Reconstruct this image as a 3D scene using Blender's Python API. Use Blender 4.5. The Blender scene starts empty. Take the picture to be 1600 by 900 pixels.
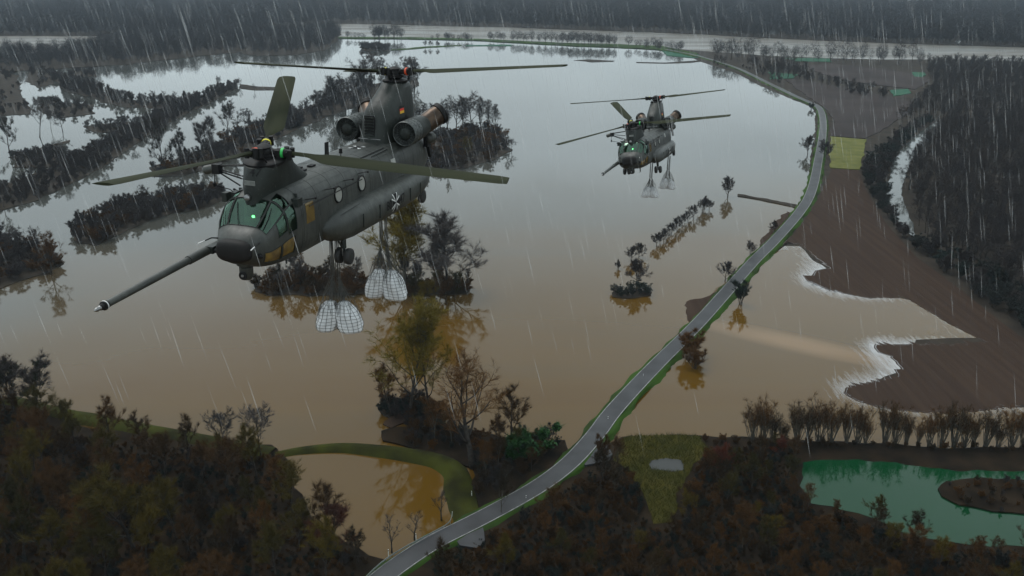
import bpy, bmesh, math, random
from mathutils import Vector, Matrix, Euler, noise
from mathutils.geometry import tessellate_polygon
from mathutils.bvhtree import BVHTree
import numpy as np
C = bpy.context.scene
COL = C.collection
R = math.radians
PI = math.pi
random.seed(7)

# ------------------------------------------------------------------ camera
FPX, PW, PH = 1400.0, 1600, 900          # focal length in pixels of the 1600-wide photograph
PITCH = math.atan(500 / FPX)
CAMH = 100.0
cam_d = bpy.data.cameras.new('camera')
cam = bpy.data.objects.new('camera', cam_d)
COL.objects.link(cam)
cam.location = (0, 0, CAMH)
cam.rotation_euler = (PI / 2 - PITCH, 0, 0)
cam_d.sensor_width = 36
cam_d.lens = 36 * FPX / PW
cam_d.clip_start = 0.5
cam_d.clip_end = 60000
C.camera = cam

# ------------------------------------------------------------------ sky, sun, exposure
SUN_EL, SUN_ROT = R(62), R(320)
world = bpy.data.worlds.new('World')
C.world = world
world.use_nodes = True
nt = world.node_tree
nt.nodes.clear()
sky = nt.nodes.new('ShaderNodeTexSky')
sky.sky_type = 'NISHITA'
sky.sun_disc = False
sky.sun_elevation = SUN_EL
sky.sun_rotation = SUN_ROT
sky.altitude = 100
sky.air_density = 1.0
sky.dust_density = 4.0
hsv = nt.nodes.new('ShaderNodeHueSaturation')
hsv.inputs['Saturation'].default_value = 0.22
tc = nt.nodes.new('ShaderNodeTexCoord')
mp = nt.nodes.new('ShaderNodeMapping')
mp.inputs['Scale'].default_value = (1.6, 1.6, 5.0)
cl = nt.nodes.new('ShaderNodeTexNoise')
cl.inputs['Scale'].default_value = 1.6
cl.inputs['Detail'].default_value = 5
cr = nt.nodes.new('ShaderNodeMapRange')
cr.inputs[1].default_value = 0.3
cr.inputs[2].default_value = 0.7
cr.inputs[3].default_value = 0.85
cr.inputs[4].default_value = 1.15
mul = nt.nodes.new('ShaderNodeVectorMath')
mul.operation = 'SCALE'
bgn = nt.nodes.new('ShaderNodeBackground')
bgn.inputs['Strength'].default_value = 0.10
out = nt.nodes.new('ShaderNodeOutputWorld')
L = nt.links.new
L(sky.outputs[0], hsv.inputs['Color'])
L(tc.outputs['Generated'], mp.inputs[0]); L(mp.outputs[0], cl.inputs['Vector'])
L(cl.outputs[0], cr.inputs[0])
L(hsv.outputs[0], mul.inputs[0]); L(cr.outputs[0], mul.inputs['Scale'])
deck = nt.nodes.new('ShaderNodeVectorMath'); deck.operation = 'SCALE'
deck.inputs[0].default_value = (8.9, 10.4, 10.9)              # the grey cloud deck
L(cr.outputs[0], deck.inputs['Scale'])
mixs = nt.nodes.new('ShaderNodeMix'); mixs.data_type = 'RGBA'; mixs.inputs['Factor'].default_value = 0.82
L(mul.outputs[0], mixs.inputs['A']); L(deck.outputs[0], mixs.inputs['B'])
L(mixs.outputs['Result'], bgn.inputs['Color']); L(bgn.outputs[0], out.inputs[0])

sl = bpy.data.lights.new('sun', 'SUN')
sl.energy = 1.5
sl.angle = R(25)
sl.color = (1.0, 0.97, 0.93)
sun = bpy.data.objects.new('sun', sl)
COL.objects.link(sun)
# Nishita: sun_rotation is measured clockwise from +Y
sd = Vector((math.sin(SUN_ROT) * math.cos(SUN_EL), math.cos(SUN_ROT) * math.cos(SUN_EL), math.sin(SUN_EL)))
sun.rotation_euler = sd.to_track_quat('Z', 'Y').to_euler()
sun.location = (0, 0, 200)
C.view_settings.view_transform = 'Standard'
C.view_settings.look = 'None'
C.view_settings.gamma = 1
C.view_settings.exposure = 0.0
C.render.engine = 'CYCLES'
C.cycles.use_denoising = True
C.cycles.max_bounces = 6
C.cycles.volume_bounces = 1
C.cycles.transparent_max_bounces = 24

# ------------------------------------------------------------------ helpers
def G(x, y, z=0.0):
    """point on the plane at height z that the photograph shows at pixel (x, y)"""
    dx, dy = (x - 800) / FPX, (y - 450) / FPX
    d = Vector((dx, math.cos(PITCH) - dy * math.sin(PITCH), -math.sin(PITCH) - dy * math.cos(PITCH)))
    t = (z - CAMH) / d.z
    return Vector((d.x * t, d.y * t, z))

def pxm(x, y):
    p = G(x, y)
    dep = p.y * math.cos(PITCH) + CAMH * math.sin(PITCH)
    return FPX / dep

def hgt(y, px):
    """height in metres of an upright thing px pixels tall that stands at row y"""
    p = G(800, y)
    s = FPX / (p.y * math.cos(PITCH) + CAMH * math.sin(PITCH))
    dep = math.atan2(CAMH, p.y)
    return px / (s * math.cos(dep))

class MB:
    def __init__(s):
        s.v = []; s.f = []; s.m = []
    def vert(s, p):
        s.v.append((p[0], p[1], p[2])); return len(s.v) - 1
    def face(s, idx, m=0):
        s.f.append(tuple(idx)); s.m.append(m)
    def grid(s, rows, closed=False, m=0):
        ids = [[s.vert(p) for p in r] for r in rows]
        n = len(rows[0])
        for a, b in zip(ids, ids[1:]):
            for j in range(n if closed else n - 1):
                k = (j + 1) % n
                s.face((a[j], a[k], b[k], b[j]), m)
        return ids
    def loft(s, rings, m=0, caps=True):
        ids = s.grid(rings, True, m)
        if caps:
            s.face(list(reversed(ids[0])), m); s.face(ids[-1], m)
        return ids
    def tube(s, pts, rad, n=6, m=0, caps=True):
        pts = [Vector(p) for p in pts]
        if not hasattr(rad, '__len__'): rad = [rad] * len(pts)
        rings = []
        ref = Vector((0, 0, 1))
        t0 = (pts[-1] - pts[0])
        if abs(t0.normalized().z) > 0.9: ref = Vector((1, 0, 0))
        for i, p in enumerate(pts):
            t = (pts[min(i + 1, len(pts) - 1)] - pts[max(i - 1, 0)]).normalized()
            a = t.cross(ref).normalized(); b = t.cross(a)
            rings.append([p + (a * math.cos(2 * PI * k / n) + b * math.sin(2 * PI * k / n)) * rad[i] for k in range(n)])
        s.loft(rings, m, caps)
    def box(s, c, d, m=0, rot=None):
        c = Vector(c)
        ps = [Vector((sx * d[0] / 2, sy * d[1] / 2, sz * d[2] / 2)) for sz in (-1, 1) for sx, sy in ((-1, -1), (1, -1), (1, 1), (-1, 1))]
        if rot is not None: ps = [rot @ p for p in ps]
        i = [s.vert(c + p) for p in ps]
        for q in ((3, 2, 1, 0), (4, 5, 6, 7), (0, 1, 5, 4), (1, 2, 6, 5), (2, 3, 7, 6), (3, 0, 4, 7)):
            s.face([i[k] for k in q], m)
    def lathe(s, prof, axis_o, axis_d, n=20, m=0, caps=True):
        """prof: (distance along the axis, radius)"""
        o = Vector(axis_o); d = Vector(axis_d).normalized()
        a = d.orthogonal().normalized(); b = d.cross(a)
        s.loft([[o + d * t + (a * math.cos(2 * PI * k / n) + b * math.sin(2 * PI * k / n)) * r for k in range(n)] for t, r in prof], m, caps)
    def mesh(s, name, mats, smooth=None):
        me = bpy.data.meshes.new(name)
        me.from_pydata(s.v, [], s.f)
        for mm in (mats if isinstance(mats, (list, tuple)) else [mats]): me.materials.append(mm)
        if any(s.m): me.polygons.foreach_set('material_index', s.m)
        if smooth is not None:
            me.polygons.foreach_set('use_smooth', [True] * len(s.f))
            if smooth < 180: me.set_sharp_from_angle(angle=R(smooth))
        me.update()
        return me

def link(name, data, parent=None, loc=(0, 0, 0), rot=(0, 0, 0), scale=None):
    o = bpy.data.objects.new(name, data)
    COL.objects.link(o)
    o.parent = parent
    o.location = loc
    o.rotation_euler = rot
    if scale is not None: o.scale = scale if hasattr(scale, '__len__') else (scale,) * 3
    return o

def tag(o, label=None, cat=None, group=None, kind=None):
    if label: o['label'] = label
    if cat: o['category'] = cat
    if group: o['group'] = group
    if kind: o['kind'] = kind
    return o

def fix_normals(me):
    bm = bmesh.new(); bm.from_mesh(me)
    bmesh.ops.recalc_face_normals(bm, faces=bm.faces)
    bm.to_mesh(me); bm.free()

# ------------------------------------------------------------------ materials
def mat(name, c1, c2=None, scale=1.0, rough=0.7, detail=4, bump=0.0, bscale=None, metal=0.0, spec=0.5, rnd=None, lo=0.35, hi=0.65, stretch=None, coord='Object'):
    m = bpy.data.materials.new(name)
    m.use_nodes = True
    n = m.node_tree.nodes; l = m.node_tree.links.new
    b = n['Principled BSDF']
    b.inputs['Roughness'].default_value = rough
    b.inputs['Metallic'].default_value = metal
    b.inputs['Specular IOR Level'].default_value = spec
    b.inputs['Base Color'].default_value = (*c1, 1)
    last = None
    tcn = n.new('ShaderNodeTexCoord')
    vec = tcn.outputs[coord]
    if stretch:
        mpn = n.new('ShaderNodeMapping'); mpn.inputs['Scale'].default_value = stretch
        l(vec, mpn.inputs[0]); vec = mpn.outputs[0]
    if c2 is not None:
        t = n.new('ShaderNodeTexNoise'); t.inputs['Scale'].default_value = scale; t.inputs['Detail'].default_value = detail
        l(vec, t.inputs['Vector'])
        rg = n.new('ShaderNodeMapRange'); rg.inputs[1].default_value = lo; rg.inputs[2].default_value = hi
        l(t.outputs[0], rg.inputs[0])
        mx = n.new('ShaderNodeMix'); mx.data_type = 'RGBA'
        mx.inputs['A'].default_value = (*c1, 1); mx.inputs['B'].default_value = (*c2, 1)
        l(rg.outputs[0], mx.inputs['Factor'])
        last = mx.outputs['Result']
    if rnd is not None:
        oi = n.new('ShaderNodeObjectInfo')
        mx2 = n.new('ShaderNodeMix'); mx2.data_type = 'RGBA'
        mx2.inputs['A'].default_value = (*c1, 1); mx2.inputs['B'].default_value = (*rnd, 1)
        if last: l(last, mx2.inputs['A'])
        l(oi.outputs['Random'], mx2.inputs['Factor'])
        last = mx2.outputs['Result']
    if last: l(last, b.inputs['Base Color'])
    if bump:
        t2 = n.new('ShaderNodeTexNoise'); t2.inputs['Scale'].default_value = bscale or scale * 4; t2.inputs['Detail'].default_value = 5
        l(vec, t2.inputs['Vector'])
        bp = n.new('ShaderNodeBump'); bp.inputs['Strength'].default_value = bump; bp.inputs['Distance'].default_value = 0.1
        l(t2.outputs[0], bp.inputs['Height']); l(bp.outputs[0], b.inputs['Normal'])
    return m

M = {}
M['soil'] = mat('dark_soil', (0.0234, 0.0203, 0.0172), (0.0406, 0.0328, 0.0250), 0.12, 0.95, 6, 0.6, 0.8, spec=0.06)
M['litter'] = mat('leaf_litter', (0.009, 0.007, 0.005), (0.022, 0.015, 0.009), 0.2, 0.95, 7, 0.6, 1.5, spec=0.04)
M['plough'] = mat('ploughed_earth', (0.031, 0.020, 0.015), (0.042, 0.027, 0.019), 0.35, 0.95, 6, 0.9, 0.9, stretch=(1.6, 0.05, 1), spec=0.06)
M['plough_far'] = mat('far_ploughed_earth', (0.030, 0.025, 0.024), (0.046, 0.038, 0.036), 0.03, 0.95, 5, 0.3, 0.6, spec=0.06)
M['turf'] = mat('wet_turf', (0.020, 0.032, 0.010), (0.030, 0.064, 0.010), 0.07, 0.9, 5, 0.5, 3, spec=0.06, lo=.38, hi=.56)
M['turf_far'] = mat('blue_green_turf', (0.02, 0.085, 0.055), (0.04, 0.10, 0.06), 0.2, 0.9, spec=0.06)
M['dikegrass'] = mat('dike_grass', (0.014, 0.014, 0.004), (0.036, 0.040, 0.006), 0.15, 0.95, 6, 0.5, 3, spec=0.06)
M['patch'] = mat('winter_crop', (0.085, 0.092, 0.028), (0.125, 0.125, 0.040), 0.15, 0.95, spec=0.06)
M['meadow'] = mat('rough_meadow', (0.030, 0.032, 0.006), (0.060, 0.050, 0.010), 0.12, 0.95, 6, 0.5, 2, spec=0.06)
M['asphalt'] = mat('wet_asphalt', (0.036, 0.037, 0.040), (0.020, 0.020, 0.022), 0.18, 0.55, 6, 0.15, 6, spec=0.3)
M['paint'] = mat('road_paint', (0.36, 0.36, 0.35), (0.15, 0.15, 0.15), 0.9, 0.7)
M['foam'] = mat('dirty_foam', (0.62, 0.64, 0.66), (0.36, 0.37, 0.38), 0.5, 0.8)
M['bark'] = mat('bark', (0.0312, 0.0265, 0.0234), (0.0585, 0.0515, 0.0452), 2.0, 0.9, spec=0.06)
M['bark_pale'] = mat('pale_bark', (0.0663, 0.0608, 0.0484), (0.1014, 0.0936, 0.0780), 2.0, 0.9, spec=0.06)
M['twig'] = mat('grey_twigs', (0.072, 0.063, 0.06), None, rough=0.9, rnd=(0.044, 0.041, 0.041), spec=0.06)
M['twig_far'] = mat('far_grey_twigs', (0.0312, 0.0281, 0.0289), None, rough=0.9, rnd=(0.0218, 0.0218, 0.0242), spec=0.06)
M['twig_dark'] = mat('dark_twigs', (0.036, 0.032, 0.032), None, rough=0.9, rnd=(0.048, 0.041, 0.038), spec=0.06)
M['twig_olive'] = mat('olive_twigs', (0.09, 0.064, 0.01), None, rough=0.9, rnd=(0.026, 0.024, 0.008), spec=0.06)
M['twig_brown'] = mat('brown_twigs', (0.088, 0.042, 0.013), None, rough=0.9, rnd=(0.024, 0.018, 0.01), spec=0.06)
M['twig_red'] = mat('reddish_twigs', (0.11, 0.034, 0.02), None, rough=0.9, rnd=(0.07, 0.03, 0.02), spec=0.06)
M['twig_bank'] = mat('bank_twigs', (0.018, 0.03, 0.026), None, rough=0.9, rnd=(0.03, 0.03, 0.028), spec=0.06)
M['twig_gold'] = mat('golden_olive_twigs', (0.135, 0.098, 0.014), None, rough=0.9, rnd=(0.115, 0.090, 0.018), spec=0.06)
M['leaf'] = mat('evergreen_leaves', (0.020, 0.070, 0.012), None, rough=0.6, rnd=(0.012, 0.045, 0.012), spec=0.15)
M['ivy'] = mat('mistletoe_leaves', (0.0172, 0.0234, 0.0109), None, rough=0.7, spec=0.06)
M['grass'] = mat('grass_blades', (0.05, 0.06, 0.014), (0.085, 0.07, 0.02), 0.2, 0.9, spec=0.06)
M['wall'] = mat('house_render', (0.62, 0.62, 0.60), (0.5, 0.5, 0.5), 0.3, 0.9, rnd=(0.75, 0.74, 0.7), spec=0.06)
M['rooft'] = mat('roof_tiles', (0.10, 0.07, 0.065), (0.07, 0.06, 0.06), 0.5, 0.9, rnd=(0.12, 0.11, 0.11), spec=0.06)
M['hull'] = mat('dark_grey_paint', (0.056, 0.059, 0.052), (0.028, 0.031, 0.028), 0.8, 0.42, 8, 0.06, 7, spec=0.5)
def weather(m, streak=0.55):
    n = m.node_tree.nodes; l = m.node_tree.links.new; b = n['Principled BSDF']
    src = b.inputs['Base Color'].links[0].from_socket
    t = n.new('ShaderNodeTexCoord')
    mp_ = n.new('ShaderNodeMapping'); mp_.inputs['Scale'].default_value = (2.6, 2.6, .35); l(t.outputs['Object'], mp_.inputs[0])
    a = n.new('ShaderNodeTexNoise'); a.inputs['Scale'].default_value = 1.7; a.inputs['Detail'].default_value = 8; a.inputs['Roughness'].default_value = .7; l(mp_.outputs[0], a.inputs['Vector'])
    r = n.new('ShaderNodeMapRange'); r.inputs[1].default_value = .42; r.inputs[2].default_value = .68; r.inputs[4].default_value = streak; l(a.outputs[0], r.inputs[0])
    x = n.new('ShaderNodeMix'); x.data_type = 'RGBA'; x.inputs['B'].default_value = (.012, .013, .011, 1); l(r.outputs[0], x.inputs['Factor']); l(src, x.inputs['A'])
    c = n.new('ShaderNodeTexNoise'); c.inputs['Scale'].default_value = 9; c.inputs['Detail'].default_value = 6; l(t.outputs['Object'], c.inputs['Vector'])
    r2 = n.new('ShaderNodeMapRange'); r2.inputs[1].default_value = .62; r2.inputs[2].default_value = .75; r2.inputs[4].default_value = .5; l(c.outputs[0], r2.inputs[0])
    y = n.new('ShaderNodeMix'); y.data_type = 'RGBA'; y.inputs['B'].default_value = (.10, .10, .09, 1); l(r2.outputs[0], y.inputs['Factor']); l(x.outputs['Result'], y.inputs['A'])
    l(y.outputs['Result'], b.inputs['Base Color'])
    r3 = n.new('ShaderNodeMapRange'); r3.inputs[3].default_value = .34; r3.inputs[4].default_value = .66; l(a.outputs[0], r3.inputs[0]); l(r3.outputs[0], b.inputs['Roughness'])
weather(M['hull'])
M['hull_dark'] = mat('pylon_paint', (0.024, 0.029, 0.026), (0.015, 0.019, 0.017), 1.4, 0.52, 8, 0.06, 7, spec=0.3)
weather(M['hull_dark'], .4)
M['black'] = mat('matt_black', (0.008, 0.008, 0.009), (0.015, 0.015, 0.015), 4, 0.6, spec=0.2)
M['radome'] = mat('radome_black', (0.010, 0.009, 0.009), (0.016, 0.015, 0.015), 2, 0.65, spec=0.25)
M['rubber'] = mat('tyre_rubber', (0.016, 0.016, 0.016), (0.024, 0.023, 0.022), 5, 0.75)
M['blade'] = mat('rotor_blade_paint', (0.020, 0.023, 0.014), (0.032, 0.035, 0.020), 0.6, 0.8, stretch=(0.3, 3, 3), spec=0.06)
M['exhaust'] = mat('heat_stained_steel', (0.10, 0.065, 0.042), (0.05, 0.036, 0.028), 2.5, 0.4, 6, metal=0.7)
M['steel'] = mat('worn_steel', (0.30, 0.30, 0.30), (0.2, 0.2, 0.2), 4, 0.35, metal=0.8)
M['mesh'] = mat('intake_mesh', (0.09, 0.10, 0.095), (0.05, 0.055, 0.055), 6, 0.5, metal=0.3)
M['white'] = mat('white_marking', (0.75, 0.75, 0.73), (0.6, 0.6, 0.6), 3, 0.6)
M['bag'] = mat('woven_bag', (0.80, 0.80, 0.81), (0.62, 0.62, 0.63), 1.6, 0.8, 6, 0.25, 5)
M['net'] = mat('net_cord', (0.075, 0.076, 0.072), (0.11, 0.11, 0.10), 6, 0.9)
M['red'] = mat('red_band', (0.60, 0.07, 0.02), rough=0.5)
M['flagred'] = mat('flag_red', (0.62, 0.03, 0.02), rough=0.6)
M['gold'] = mat('flag_gold', (0.75, 0.42, 0.03), rough=0.6)
M['yellow'] = mat('yellow_band', (0.65, 0.58, 0.03), rough=0.5)
M['green'] = mat('green_band', (0.03, 0.45, 0.09), rough=0.5)
M['pale'] = mat('pale_blanked_window', (0.34, 0.34, 0.31), (0.25, 0.25, 0.23), 3, 0.35)
M['amber'] = mat('amber_glass', (0.20, 0.13, 0.035), (0.09, 0.06, 0.03), 2.2, 0.08, spec=0.7)
M['inside'] = mat('cockpit_black', (0.02, 0.024, 0.022), (0.035, 0.04, 0.036), 3, 0.8)
M['seat'] = mat('seat_cloth', (0.06, 0.075, 0.055), (0.04, 0.05, 0.04), 4, 0.9)
M['cream'] = mat('warning_panel', (0.20, 0.21, 0.20), (0.14, 0.15, 0.14), 4, 0.7)
M['post'] = mat('post_white', (0.8, 0.8, 0.78), rough=0.5)
M['galv'] = mat('galvanised_rail', (0.34, 0.37, 0.36), (0.26, 0.30, 0.28), 1, 0.4, metal=0.5)

def emis(name, col, s):
    m = bpy.data.materials.new(name); m.use_nodes = True
    b = m.node_tree.nodes['Principled BSDF']
    b.inputs['Base Color'].default_value = (*col, 1)
    b.inputs['Emission Color'].default_value = (*col, 1); b.inputs['Emission Strength'].default_value = s
    return m
M['lamp'] = emis('green_cockpit_lamp', (0.25, 1.0, 0.35), 4)

def glass(name, tint, mixf):
    m = bpy.data.materials.new(name); m.use_nodes = True
    n = m.node_tree.nodes; l = m.node_tree.links.new; n.clear()
    o = n.new('ShaderNodeOutputMaterial'); t = n.new('ShaderNodeBsdfTransparent'); g = n.new('ShaderNodeBsdfGlossy')
    t.inputs[0].default_value = (*tint, 1); g.inputs['Roughness'].default_value = 0.04; g.inputs[0].default_value = (0.62, 0.92, 0.74, 1)
    fr = n.new('ShaderNodeFresnel'); fr.inputs[0].default_value = 1.40
    ad = n.new('ShaderNodeMath'); ad.operation = 'ADD'; ad.inputs[1].default_value = mixf
    mx = n.new('ShaderNodeMixShader')
    l(fr.outputs[0], ad.inputs[0]); l(ad.outputs[0], mx.inputs[0]); l(t.outputs[0], mx.inputs[1]); l(g.outputs[0], mx.inputs[2]); l(mx.outputs[0], o.inputs[0])
    return m
M['glass'] = glass('tinted_glass', (0.42, 0.72, 0.52), 0.07)

def water_mat(name, c1, c2, c3, rough, bump, bscale=0.06, silt=None, plume=None):
    m = bpy.data.materials.new(name); m.use_nodes = True
    n = m.node_tree.nodes; l = m.node_tree.links.new
    b = n['Principled BSDF']
    b.inputs['IOR'].default_value = 1.33
    b.inputs['Roughness'].default_value = rough
    t = n.new('ShaderNodeTexCoord')
    mpn = n.new('ShaderNodeMapping'); mpn.inputs['Scale'].default_value = (0.35, 1, 1)
    l(t.outputs['Object'], mpn.inputs[0])
    n1 = n.new('ShaderNodeTexNoise'); n1.inputs['Scale'].default_value = 0.012; n1.inputs['Detail'].default_value = 6
    n1.inputs['Distortion'].default_value = 0.8
    l(mpn.outputs[0], n1.inputs['Vector'])
    rp = n.new('ShaderNodeValToRGB')
    e = rp.color_ramp.elements
    e[0].position = 0.32; e[0].color = (*c1, 1); e[1].position = 0.72; e[1].color = (*c3, 1)
    x = e.new(0.5); x.color = (*c2, 1)
    l(n1.outputs[0], rp.inputs[0]); col_ = rp.outputs[0]
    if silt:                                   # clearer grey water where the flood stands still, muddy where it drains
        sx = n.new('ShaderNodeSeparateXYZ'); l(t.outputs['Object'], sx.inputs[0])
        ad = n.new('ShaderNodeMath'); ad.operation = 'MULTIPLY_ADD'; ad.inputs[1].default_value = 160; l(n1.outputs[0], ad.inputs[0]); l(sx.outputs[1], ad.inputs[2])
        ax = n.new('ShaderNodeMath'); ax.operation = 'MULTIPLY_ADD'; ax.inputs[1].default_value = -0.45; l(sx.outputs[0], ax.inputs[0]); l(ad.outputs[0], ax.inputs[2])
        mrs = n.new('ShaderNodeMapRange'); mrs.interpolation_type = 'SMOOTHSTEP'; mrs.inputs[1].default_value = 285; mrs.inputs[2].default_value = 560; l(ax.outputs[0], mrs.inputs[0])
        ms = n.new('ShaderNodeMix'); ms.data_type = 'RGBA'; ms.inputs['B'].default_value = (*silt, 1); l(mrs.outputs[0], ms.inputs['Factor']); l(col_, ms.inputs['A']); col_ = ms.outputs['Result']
    if plume:
        mpl = n.new('ShaderNodeMapping'); mpl.vector_type = 'TEXTURE'; mpl.inputs['Location'].default_value = plume[0]; mpl.inputs['Rotation'].default_value = (0, 0, plume[1]); mpl.inputs['Scale'].default_value = plume[2]
        l(t.outputs['Object'], mpl.inputs[0])
        nzp = n.new('ShaderNodeTexNoise'); nzp.inputs['Scale'].default_value = 1.6; nzp.inputs['Detail'].default_value = 5; l(mpl.outputs[0], nzp.inputs['Vector'])
        vmx = n.new('ShaderNodeMix'); vmx.data_type = 'VECTOR'; vmx.inputs['Factor'].default_value = .35; l(mpl.outputs[0], vmx.inputs['A']); l(nzp.outputs['Color'], vmx.inputs['B'])
        gp = n.new('ShaderNodeTexGradient'); gp.gradient_type = 'SPHERICAL'; l(vmx.outputs['Result'], gp.inputs[0])
        mpm = n.new('ShaderNodeMapRange'); mpm.inputs[2].default_value = .7; mpm.inputs[4].default_value = .75; l(gp.outputs['Fac'], mpm.inputs[0])
        mp2 = n.new('ShaderNodeMix'); mp2.data_type = 'RGBA'; mp2.inputs['B'].default_value = (.20, .12, .055, 1); l(mpm.outputs[0], mp2.inputs['Factor']); l(col_, mp2.inputs['A']); col_ = mp2.outputs['Result']
    l(col_, b.inputs['Base Color'])
    n2 = n.new('ShaderNodeTexNoise'); n2.inputs['Scale'].default_value = 0.02; n2.inputs['Detail'].default_value = 3
    l(mpn.outputs[0], n2.inputs['Vector'])
    mr = n.new('ShaderNodeMapRange'); mr.inputs[1].default_value = 0.35; mr.inputs[2].default_value = 0.65
    mr.inputs[3].default_value = rough * 0.6; mr.inputs[4].default_value = rough * 1.5
    l(n2.outputs[0], mr.inputs[0]); l(mr.outputs[0], b.inputs['Roughness'])
    n3 = n.new('ShaderNodeTexNoise'); n3.inputs['Scale'].default_value = 0.9; n3.inputs['Detail'].default_value = 4
    l(t.outputs['Object'], n3.inputs['Vector'])
    bp = n.new('ShaderNodeBump'); bp.inputs['Strength'].default_value = bump; bp.inputs['Distance'].default_value = bscale
    l(n3.outputs[0], bp.inputs['Height']); l(bp.outputs[0], b.inputs['Normal'])
    return m
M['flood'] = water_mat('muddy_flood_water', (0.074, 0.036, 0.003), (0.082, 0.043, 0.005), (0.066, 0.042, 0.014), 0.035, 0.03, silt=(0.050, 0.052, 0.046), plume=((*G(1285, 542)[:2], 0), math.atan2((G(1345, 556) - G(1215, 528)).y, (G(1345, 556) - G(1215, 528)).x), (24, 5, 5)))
M['river'] = water_mat('rough_river_water', (0.10, 0.09, 0.075), (0.11, 0.10, 0.085), (0.10, 0.10, 0.09), 0.42, 0.2)
M['channel'] = water_mat('side_channel_water', (0.06, 0.065, 0.06), (0.07, 0.075, 0.07), (0.06, 0.07, 0.07), 0.06, 0.15)
M['turquoise'] = water_mat('turquoise_pond_water', (0.002, 0.028, 0.008), (0.002, 0.036, 0.012), (0.003, 0.038, 0.014), 0.05, 0.1)
M['puddle'] = water_mat('puddle_water', (0.03, 0.03, 0.025), (0.03, 0.03, 0.028), (0.04, 0.04, 0.03), 0.05, 0.05)

# ------------------------------------------------------------------ land and water
def densify(pts, step, jit, seed=0, closed=True):
    rng = random.Random(seed)
    res = []
    n = len(pts)
    for i in range(n if closed else n - 1):
        a, b = pts[i], pts[(i + 1) % n]
        d = (b - a).length
        k = max(1, min(60, int(d / step)))
        nrm = Vector((-(b - a).y, (b - a).x, 0)).normalized() if d > 1e-6 else Vector()
        for j in range(k):
            p = a + (b - a) * (j / k)
            if d < 1500:
                w = noise.noise(Vector((p.x / (step * 4), p.y / (step * 4), seed)))
                p = p + nrm * (w * jit * 1.2 + rng.uniform(-jit, jit) * 0.35)
            res.append(p)
    if not closed: res.append(pts[-1])
    return res

POLY = {}
def land(name, px, z, m, step=3.0, jit=1.0, depth=1.5, seed=1, world_pts=None, kind='structure'):
    pts = [G(x, y) for x, y in px] + [Vector(p) for p in (world_pts or [])]
    pts = densify(pts, step, jit, seed)
    tris = tessellate_polygon([pts])
    mb = MB()
    for p in pts: mb.vert((p.x, p.y, z))
    for t in tris: mb.face(t)
    n = len(pts)
    low = [mb.vert((p.x, p.y, z - depth)) for p in pts]
    for i in range(n):
        j = (i + 1) % n
        mb.face((i, j, low[j], low[i]))
    me = mb.mesh(name, m)
    fix_normals(me)
    o = link(name, me)
    if kind: o['kind'] = kind
    POLY.setdefault(name, []).append(np.array([(p.x, p.y) for p in pts]))
    return o

_edges = {}
def inpoly(P, x, y):
    e = _edges.get(id(P))
    if e is None:
        A = np.asarray(P, float); B = np.roll(A, 1, 0); dy = B[:, 1] - A[:, 1]; dy[dy == 0] = 1e-9
        e = _edges[id(P)] = (A[:, 0], A[:, 1], B[:, 1], (B[:, 0] - A[:, 0]) / dy, A[:, 0].min(), A[:, 0].max(), A[:, 1].min(), A[:, 1].max(), P)
    if not (e[4] <= x <= e[5] and e[6] <= y <= e[7]): return False
    return bool(np.count_nonzero(((e[1] > y) != (e[2] > y)) & (x < e[0] + e[3] * (y - e[1]))) & 1)

def sheet(name, px, z, m, **k):
    return land(name, px, z, m, depth=0.02, **k)

# one sheet of river-bed ground to the horizon, the flood water above it
mb = MB(); S = 12000
mb.grid([[(-S, -600, -2.0), (S, -600, -2.0)], [(-S, S, -2.0), (S, S, -2.0)]])
me = mb.mesh('ground', M['soil']); tag(link('ground', me), kind='structure')
mb = MB()
mb.grid([[(-S + 50, -550, 0), (S - 50, -550, 0)], [(-S + 50, S - 50, 0), (S - 50, S - 50, 0)]])
me = mb.mesh('flood_water', M['flood']); tag(link('flood_water', me), kind='structure')

land('far_bank', [(-1500, 48), (0, 56), (230, 57), (330, 52), (520, 37), (600, 38), (700, 41), (800, 43), (900, 47), (1000, 50), (1100, 54), (1200, 60), (1300, 64), (1400, 68), (1500, 71), (1600, 74), (2600, 112)],
     0.8, M['soil'], step=12, jit=6, world_pts=[(9000, 3000, 0), (9000, 11000, 0), (-9000, 11000, 0), (-9000, 3000, 0)])
sheet('river', [(524, 36.5), (600, 37.5), (700, 40.5), (800, 42.5), (900, 46.5), (1000, 49.5), (1100, 53.5), (1200, 59.5), (1300, 63.5), (1400, 67.5), (1500, 70.5), (1600, 73.5), (2300, 98), (2300, 126), (1600, 97), (1520, 93), (1450, 93), (1380, 93), (1300, 91), (1200, 87), (1075, 78), (1035, 74), (970, 70.5), (900, 69), (800, 64.5), (737, 61.5), (645, 59.5), (528, 59), (521, 45)], 0.05, M['river'], step=60, jit=0)
sheet('river_arm', [(-900, 50), (0, 55), (240, 56), (245, 60), (205, 64), (140, 73), (105, 82), (60, 85), (-300, 85), (-900, 85)], 0.05, M['river'], step=60, jit=0)
land('peninsula', [(-300, 84), (60, 84), (105, 80), (140, 71), (200, 62), (235, 59), (420, 52), (520, 46), (531, 50), (531, 60), (517, 72), (510, 79), (460, 86), (400, 88), (375, 82), (312, 88), (250, 95), (200, 101), (140, 105), (60, 110), (0, 112), (-300, 120)],
     0.5, M['soil'], step=8, jit=4)
land('river_dike', [(528, 58.4), (645, 59), (737, 61), (800, 64), (900, 68.5), (970, 70), (1035, 73), (1090, 84), (1087, 90), (1030, 78), (965, 74.5), (900, 72.5), (800, 67), (737, 63.5), (645, 61.5), (528, 60.5)],
     0.9, M['turf'], step=10, jit=3)
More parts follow.
